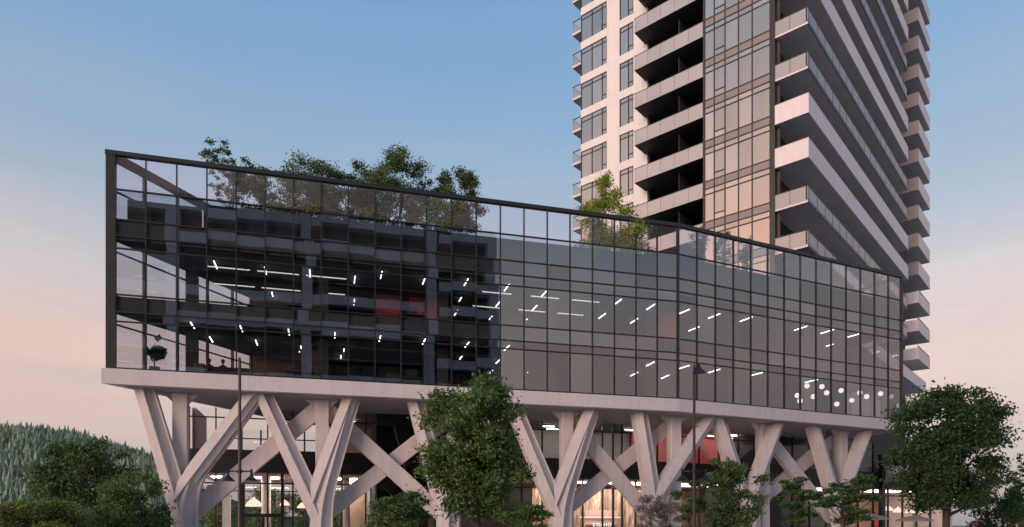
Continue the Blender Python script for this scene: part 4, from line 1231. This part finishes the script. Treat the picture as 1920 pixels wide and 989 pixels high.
def street_lamp(x, ytop, depth, top_head, lab):
    X = (x - CX) / F * depth
    ztop = z_at(ytop, depth)
    t = empty('street_lamp', (X, depth, 0))
    tag(t, lab, 'street lamp', 'street lamps in front of the office box')
    bm = bmesh.new(); lathe(bm, [(0.11, 0.0), (0.11, 0.5), (0.075, 0.6), (0.06, 3.0), (0.055, ztop - 0.1), (0.0, ztop)], 12)
    bm_obj('pole', bm, M['tframe'], t, (X, depth, 0))
    zb_ = z_at(884, depth)
    bm = bmesh.new(); tube(bm, [(-0.46, 0, zb_), (0.46, 0, zb_)], [0.028, 0.028], 8)
    bm_obj('arm', bm, M['metal'], t, (X, depth, 0))
    for s in (-1, 1):
        bm = bmesh.new(); bell(bm, (0, 0, 0), 0.27)
        tube(bm, [(0, 0, 0.32), (0, 0, 0.46)], [0.05, 0.05], 8)
        bm_obj('lantern', bm, M['metal'], t, (X + s * 0.46, depth, zb_ - 0.38))
    for z, l in ((zb_ + 0.6, 0.18), (zb_ + 1.75, 0.18)):
        bm = bmesh.new(); tube(bm, [(-l, 0, z), (l, 0, z)], [0.012, 0.012], 6)
        bm_obj('banner_bracket', bm, M['metal'], t, (X, depth, 0))
    bm = bmesh.new(); tube(bm, [(-0.09, 0, zb_), (0.09, 0, zb_)], [0.075, 0.075], 10)
    bm_obj('collar', bm, M['metal'], t, (X, depth, 0))
    if top_head:
        bm = bmesh.new(); tube(bm, [(0, 0, ztop - 0.3), (0.1, 0, ztop - 0.12), (0.2, 0, ztop - 0.05)], [0.03, 0.025, 0.03], 8)
        bm_obj('top_arm', bm, M['metal'], t, (X, depth, 0))
        bm = bmesh.new(); bell(bm, (0, 0, 0), 0.27)
        bm_obj('lantern', bm, M['metal'], t, (X + 0.2, depth, ztop - 0.36))
    return t


street_lamp(449.5, 669, 27, False, 'dark street lamp with two bell lanterns in front of the entrance')
street_lamp(1301.5, 682, 27, True, 'dark street lamp with a top lantern in front of the red wall')


def umbrella(x, y, depth, width, lab):
    X = (x - CX) / F * depth; z = z_at(y, depth); r = width * depth / F / 2
    t = empty('patio_umbrella', (X, depth, 0)); tag(t, lab, 'umbrella', 'patio umbrellas by the shop')
    bm = bmesh.new(); n = 8
    ring = lambda rr, zz: [bm.verts.new((rr * math.cos(2 * math.pi * k / n), rr * math.sin(2 * math.pi * k / n), zz)) for k in range(n)]
    top = bm.verts.new((0, 0, z)); r1 = ring(r * 0.5, z - 0.17); r2 = ring(r, z - 0.40); r3 = ring(r, z - 0.52)
    for k in range(n):
        bm.faces.new((top, r1[k], r1[(k + 1) % n])); bm.faces.new((r1[k], r2[k], r2[(k + 1) % n], r1[(k + 1) % n])); bm.faces.new((r2[k], r3[k], r3[(k + 1) % n], r2[(k + 1) % n]))
    bm_obj('canopy', bm, M['umb'], t, (X, depth, 0))
    bm = bmesh.new(); tube(bm, [(0, 0, 0.05), (0, 0, z + 0.08)], [0.03, 0.025], 8); bm_obj('pole', bm, M['rail'], t, (X, depth, 0))
    bm = bmesh.new(); lathe(bm, [(0.3, 0), (0.3, 0.05), (0.06, 0.09)], 16); bm_obj('base', bm, M['rail'], t, (X, depth, 0))
    for k in range(n):
        bm = bmesh.new(); c, s_ = math.cos(2 * math.pi * k / n), math.sin(2 * math.pi * k / n)
        tube(bm, [(0, 0, z - 0.09), (r * 0.95 * c, r * 0.95 * s_, z - 0.44)], [0.012, 0.01], 5); bm_obj('rib', bm, M['rail'], t, (X, depth, 0))


umbrella(1714, 966, 56, 64, 'taupe patio umbrella under the right street tree')
umbrella(1634, 963, 54, 66, 'taupe patio umbrella behind the small maple left of the dark post')


# ------------------------------------------------------------------ trees
def leaves(name, centers, radii, n, size, seed, flat=0.8, droop=0.0, shell=0.55):
    rg = np.random.default_rng(seed)
    cs, rs = np.array(centers), np.array(radii)
    vol = rs[:, 0] ** 2.2; idx = rg.choice(len(cs), n, p=vol / vol.sum())
    d = rg.normal(size=(n, 3)); d /= np.linalg.norm(d, axis=1, keepdims=True)
    rr = rg.random((n, 1)) ** shell
    wob = 1 + 0.25 * rg.normal(size=(n, 1))
    pos = cs[idx] + d * rr * wob * rs[idx]
    t = rg.normal(size=(n, 3)); t[:, 2] *= flat; t[:, 2] -= droop; t /= np.linalg.norm(t, axis=1, keepdims=True)
    s = np.cross(t, rg.normal(size=(n, 3))); s /= np.linalg.norm(s, axis=1, keepdims=True)
    ln = size * (0.6 + 0.8 * rg.random((n, 1)))
    v = np.stack([pos - t * ln * 0.5, pos + s * ln * 0.30 - t * ln * 0.05, pos + t * ln * 0.5, pos - s * ln * 0.30 - t * ln * 0.05], axis=1).reshape(-1, 3)
    me = bpy.data.meshes.new(name)
    me.vertices.add(4 * n); me.vertices.foreach_set('co', v.astype(np.float32).ravel())
    me.loops.add(4 * n); me.loops.foreach_set('vertex_index', np.arange(4 * n, dtype=np.int32))
    me.polygons.add(n); me.polygons.foreach_set('loop_start', np.arange(0, 4 * n, 4, dtype=np.int32)); me.polygons.foreach_set('loop_total', np.full(n, 4, dtype=np.int32))
    me.update(calc_edges=True); me.validate()
    return me


def tree(name, base, ztop, zbot, width, n, size, mat, lab, cat='tree', group=None, seed=1, nclump=26, bark='bark', trunk_r=0.13, shape='round', lean=0.0, droop=0.0, flat=0.8, crad=0.30, stems=1, rz=0.72):
    r_ = random.Random(seed)
    x0, y0, z0 = base
    t = empty(name, base); tag(t, lab, cat, group)
    H = ztop - zbot; zc_ = (ztop + zbot) / 2; R = width / 2
    cen, rad = [], []
    while len(cen) < nclump:
        u, v, h = r_.uniform(-1, 1), r_.uniform(-1, 1), r_.uniform(-1, 1)
        if shape == 'cone': lim = max(0.10, (1 - (h + 1) / 2) ** 0.75)
        elif shape == 'vase': lim = math.sqrt(max(0, 1 - ((h - 0.2) / 1.2) ** 2)) * (0.65 + 0.35 * h)
        elif shape == 'bush': lim = math.sqrt(max(0, 1 - max(0, h + 0.2) ** 2 / 1.44))
        else: lim = math.sqrt(max(0, 1 - abs(h) ** 2.2 * 0.82))
        if shape == 'cone':
            h = -1 + 2 * (len(cen) + 0.5) / nclump; lim = max(0.10, (1 - (h + 1) / 2) ** 0.75); u *= lim; v *= lim
        elif u * u + v * v > lim * lim: continue
        rr = max(0.12, (1 - crad) * R)
        cr = R * crad * r_.uniform(0.65, 1.25) * ((0.45 + 0.75 * lim) if shape == 'cone' else 1)
        cz = zc_ + h * (H / 2 - cr * 0.55)
        cen.append((u * rr + lean * (cz - zbot), v * rr, cz - z0)); rad.append((cr * 1.1, cr * 1.1, cr * rz))
    me = leaves('crown', cen, rad, n, size, seed, flat, droop)
    link('crown', me, mat, t, base)
    bm = bmesh.new()
    for s in range(stems):
        sx = 0 if stems == 1 else r_.uniform(-0.25, 0.25) * R
        top = Vector((lean * H * 0.7 + sx * 1.5, 0, zc_ + H * 0.22 - z0))
        b0 = Vector((sx * 0.4, 0, 0))
        j = lambda a: Vector((r_.uniform(-a, a), r_.uniform(-a, a), 0))
        pts = [b0] + [b0.lerp(top, f) + j(0.06 * R) for f in (0.25, 0.5, 0.75)] + [top]
        tr = trunk_r / math.sqrt(stems)
        tube(bm, pts, [tr * 1.25, tr, tr * 0.8, tr * 0.55, tr * 0.25], 8)
        for i, c in enumerate(cen):
            if i % stems != s or i > 40: continue
            c = Vector(c); f = max(0.12, min(0.9, (c.z * 0.7) / max(0.1, top.z)))
            q = f * 4; qi = min(3, int(q)); st = pts[qi].lerp(pts[qi + 1], q - qi)
            md = st.lerp(c, 0.5) + Vector((0, 0, -0.05 * R)) + j(0.05 * R)
            tube(bm, [st, md, c], [tr * 0.38, tr * 0.22, tr * 0.07], 5, cap=False)
    bm_obj('trunk', bm, M[bark], t, base)
    return t


def street_tree(name, x, ytop, ybot, wpx, depth, n, size, mat, lab, xbase=None, **kw):
    X = ((xbase or x) - CX) / F * depth
    Xc = (x - CX) / F * depth
    zt, zb_ = z_at(ytop, depth), z_at(ybot, depth)
    kw.setdefault('lean', 0)
    return tree(name, (X, depth, 0), zt, max(0.25, zb_), wpx * depth / F, n, size, mat, lab, **kw)


street_tree('street_tree', 889, 704, 978, 240, 30, 40000, 0.145, M['leaf'], 'large round green street tree in the centre before the forked columns', seed=12, nclump=130, trunk_r=0.15, crad=0.215)
street_tree('street_tree', 1776, 702, 968, 234, 33, 38000, 0.155, M['leaf_d'], 'large round dark green street tree at the right end', seed=23, nclump=120, trunk_r=0.16, crad=0.215)
street_tree('broad_tree', 155, 815, 975, 215, 46, 20000, 0.20, M['leaf_d'], 'dark spreading tree left in front of the wooded hill', seed=31, nclump=60, crad=0.22)
street_tree('broad_tree', 243, 876, 1000, 160, 34, 16000, 0.13, M['leaf'], 'mid green bushy tree touching the leftmost column', seed=37, nclump=52, crad=0.22, shape='bush')
street_tree('broad_tree', 60, 918, 1010, 230, 30, 16000, 0.12, M['leaf_y'], 'yellow green low tree in the bottom left corner', seed=41, nclump=48, crad=0.22, shape='bush', flat=0.35, rz=0.4)
street_tree('maple_shrub', 748, 912, 1010, 165, 28, 9000, 0.115, M['leaf'], 'layered green maple shrub left of the central tree', seed=43, nclump=44, crad=0.21, shape='bush', flat=0.25, stems=3, trunk_r=0.09, rz=0.38)
street_tree('maple_shrub', 985, 926, 1010, 105, 29, 5500, 0.11, M['leaf'], 'low green maple shrub right of the central tree', seed=47, nclump=30, crad=0.23, shape='bush', flat=0.25, stems=3, trunk_r=0.08, rz=0.4)
street_tree('feathery_tree', 1372, 855, 1000, 170, 30, 10000, 0.13, M['leaf_f'], 'feathery green small tree right of the right street lamp', seed=53, nclump=58, crad=0.19, shape='round', droop=0.6, stems=3, trunk_r=0.09)
street_tree('maple_shrub', 1290, 893, 1000, 70, 29, 3000, 0.12, M['leaf'], 'small green shrub at the foot of the right street lamp', seed=57, nclump=18, crad=0.28, shape='bush', stems=2, trunk_r=0.07, rz=0.5)
street_tree('blossom_shrub', 1238, 915, 1010, 105, 31, 7000, 0.085, M['leaf_p'], 'pale greyish blossom shrub beside the planked wall', seed=59, nclump=40, crad=0.2, shape='bush', stems=3, trunk_r=0.06)
street_tree('maple_shrub', 1492, 890, 1000, 110, 30, 5500, 0.115, M['leaf'], 'layered green maple between the feathery tree and the next maple', seed=61, nclump=32, crad=0.23, shape='round', flat=0.25, stems=2, trunk_r=0.08, rz=0.36)
street_tree('maple_shrub', 1586, 884, 995, 140, 29, 7500, 0.115, M['leaf'], 'layered green maple left of the dark shop post', seed=67, nclump=38, crad=0.22, shape='round', flat=0.25, stems=2, trunk_r=0.08, rz=0.36)
street_tree('broad_shrub', 1868, 880, 1000, 150, 38, 10000, 0.14, M['leaf'], 'mid green shrub at the right edge below the round tree', seed=71, nclump=46, crad=0.22, shape='bush', stems=2, trunk_r=0.09)
street_tree('broad_shrub', 1912, 848, 1000, 70, 42, 3000, 0.14, M['leaf_d'], 'thin upright shoots at the right edge of the picture', seed=73, nclump=26, crad=0.26, shape='cone', stems=2, trunk_r=0.07)
for i, (x, yt, w_, dd) in enumerate(((420, 896, 90, 74), (500, 905, 110, 70), (575, 900, 100, 76), (650, 912, 90, 72))):
    street_tree('rear_tree', x, yt, 1000, w_, dd, 5500, 0.26, M['leaf_y'], ['light green tree seen through the left bay of the entrance hall', 'yellow green tree seen behind the entrance doors', 'light green tree seen behind the round column of the hall', 'yellow green tree seen beside the peach wall of the hall'][i], seed=80 + i, nclump=26, crad=0.3, shape='bush')


def roof_tree(name, fr, x, w, ytop, wpx, n, mat, lab, seed, shape='vase', zbase=Z_PLANT - 0.13, **kw):
    u = fr.u_at(x, w); p = fr.p(u, w)
    zt = z_at(ytop, p.y)
    kw.setdefault('nclump', 40); kw.setdefault('crad', 0.22)
    return tree(name, (p.x, p.y, zbase), zt, zbase + 0.1, wpx * p.y / F, n, 0.125, mat, lab, group='trees on the roof terrace', seed=seed, shape=shape, stems=3, trunk_r=0.07, bark='bark_dark', **kw)


roof_tree('roof_tree', FA, 425, 2.0, 276, 115, 3000, M['leaf_r'], 'sparse leafy roof tree nearest the glass corner', 101, 'vase', nclump=46, crad=0.13)
roof_tree('roof_tree', FA, 480, 2.6, 312, 135, 9000, M['leaf_r'], 'low roof shrub second from the glass corner', 102, 'bush')
roof_tree('roof_tree', FA, 590, 2.2, 290, 165, 16000, M['leaf_r'], 'bushy roof tree third from the glass corner', 103, 'bush', nclump=50)
roof_tree('roof_tree', FA, 655, 1.8, 292, 110, 9000, M['leaf_r'], 'slim roof tree left of the widest roof tree', 104, 'bush')
roof_tree('roof_tree', FA, 738, 2.2, 285, 165, 19000, M['leaf_r'], 'widest and densest roof tree in the middle of the planter', 105, 'round', nclump=56)
roof_tree('roof_tree', FA, 808, 2.6, 322, 115, 9000, M['leaf_r'], 'small roof tree between the two tallest right ones', 106, 'bush')
roof_tree('roof_tree', FA, 858, 2.2, 303, 110, 12000, M['leaf_r'], 'roof tree at the right end of the big planter', 107, 'round')
roof_tree('roof_shrub', FA, 545, 1.4, 345, 100, 2600, M['leaf_y'], 'light green roof shrub under the bushy roof tree', 108, 'bush')
roof_tree('roof_shrub', FA, 690, 1.4, 350, 110, 2600, M['leaf_y'], 'light green roof shrub under the widest roof tree', 109, 'bush')
roof_tree('roof_shrub', FA, 830, 1.3, 362, 120, 2600, M['leaf_y'], 'light green roof shrub at the right planter end', 110, 'bush')
roof_tree('roof_conifer', FA, 1132, 2.4, 324, 180, 17000, M['leaf_b'], 'bright yellow green conical tree in front of the tower foot', 111, 'cone', nclump=44)
roof_tree('roof_tree', FA, 1190, 2.6, 402, 90, 2400, M['leaf_r'], 'low roof tree right of the bright conical tree', 112, 'bush')
roof_tree('roof_tree', FB, 1312, 1.6, 428, 50, 1500, M['leaf_p'], 'pale roof tree just right of the bend', 113)  # whitening by the glass reflection is put into these pale leaves
roof_tree('roof_tree', FB, 1355, 1.6, 436, 50, 1500, M['leaf_p'], 'second pale roof tree right of the bend', 114)
roof_tree('roof_tree', FB, 1395, 1.6, 447, 44, 1300, M['leaf_p'], 'third pale roof tree right of the bend', 115)
roof_tree('roof_tree', FB, 1642, 1.4, 500, 44, 1300, M['leaf_p'], 'pale roof tree near the right end of the terrace', 116)
# plant in a pot behind the glass corner
up_ = FA.u_at(290, 1.6)
pp = FA.p(up_, 1.6, zf)
tree('potted_plant', tuple(pp), zf + 2.3, zf + 0.8, 1.3, 500, 0.28, M['leaf_d'], 'potted plant inside the glass corner on the lower office floor', 'plant', seed=120, nclump=9, trunk_r=0.04, crad=0.4)
pot = bpy.data.objects['potted_plant']
bm = bmesh.new(); lathe(bm, [(0.2, 0), (0.28, 0.5), (0.26, 0.5), (0.24, 0.42)], 16)
bm_obj('pot', bm, M['furn'], pot, pp)

# ------------------------------------------------------------------ wooded hill
def hill_z(x, y):
    r = math.hypot(x, y); a = (x / y) * F + CX if y > 1 else 0
    s = max(0, min(1, (y - 120) / 230)); s = s * s * (3 - 2 * s)
    ridge = 44 - 0.016 * max(0, a) - 0.00012 * max(0, a) ** 2
    return s * max(4, ridge) + 1.5 * math.sin(x * 0.05) * s + 1.0 * math.sin(y * 0.07 + x * 0.02) * s - 0.2


bm = bmesh.new()
nx, ny = 46, 26
grid = []
for j in range(ny):
    row = []
    y = 105 + j * 16
    for i in range(nx):
        x = (-0.95 + 1.15 * i / (nx - 1)) * y
        row.append(bm.verts.new((x, y, hill_z(x, y) if y < 360 else hill_z(x, 360) - (y - 360) * 0.12)))
    grid.append(row)
for j in range(ny - 1):
    for i in range(nx - 1):
        f = bm.faces.new((grid[j][i], grid[j][i + 1], grid[j + 1][i + 1], grid[j + 1][i])); f.smooth = True
tag(bm_obj('hill', bm, M['hillsoil']), kind='structure')

rg = np.random.default_rng(5)
fv, ff = [], []
cnt = 0
while cnt < 5200:
    y = 150 + 225 * rg.random() ** 0.8
    a = -60 + 420 * rg.random()
    x = (a - CX) / F * y
    z = hill_z(x, min(y, 360)) - (max(0, y - 360)) * 0.12
    h = rg.uniform(4.4, 7.6) * (1.25 if rg.random() < 0.12 else 1); r = h * rg.uniform(0.26, 0.38)
    base = len(fv)
    tiers = 4
    for tt in range(tiers):
        zb_ = z - 0.5 + h * (0.08 + 0.22 * tt); zt_ = zb_ + h * (0.40 if tt < 3 else 0.36)
        rr = r * (1 - 0.24 * tt)
        b0 = len(fv); fv.append((x + rg.normal() * 0.1, y, zt_)); m_ = 7
        ph = rg.random() * 6
        for q in range(m_):
            k = rr * rg.uniform(0.55, 1.25)
            fv.append((x + k * math.cos(ph + q * 2 * math.pi / m_), y + k * math.sin(ph + q * 2 * math.pi / m_), zb_ + rg.uniform(-0.06, 0.06) * h))
        for q in range(m_): ff.append((b0, b0 + 1 + q, b0 + 1 + (q + 1) % m_))
    cnt += 1
me = bpy.data.meshes.new('forest'); me.from_pydata(fv, [], ff); me.update()
fo = link('forest', me, M['conifer'])
tag(fo, 'dense grey green conifer wood covering the hill at the left', 'forest', kind='stuff')
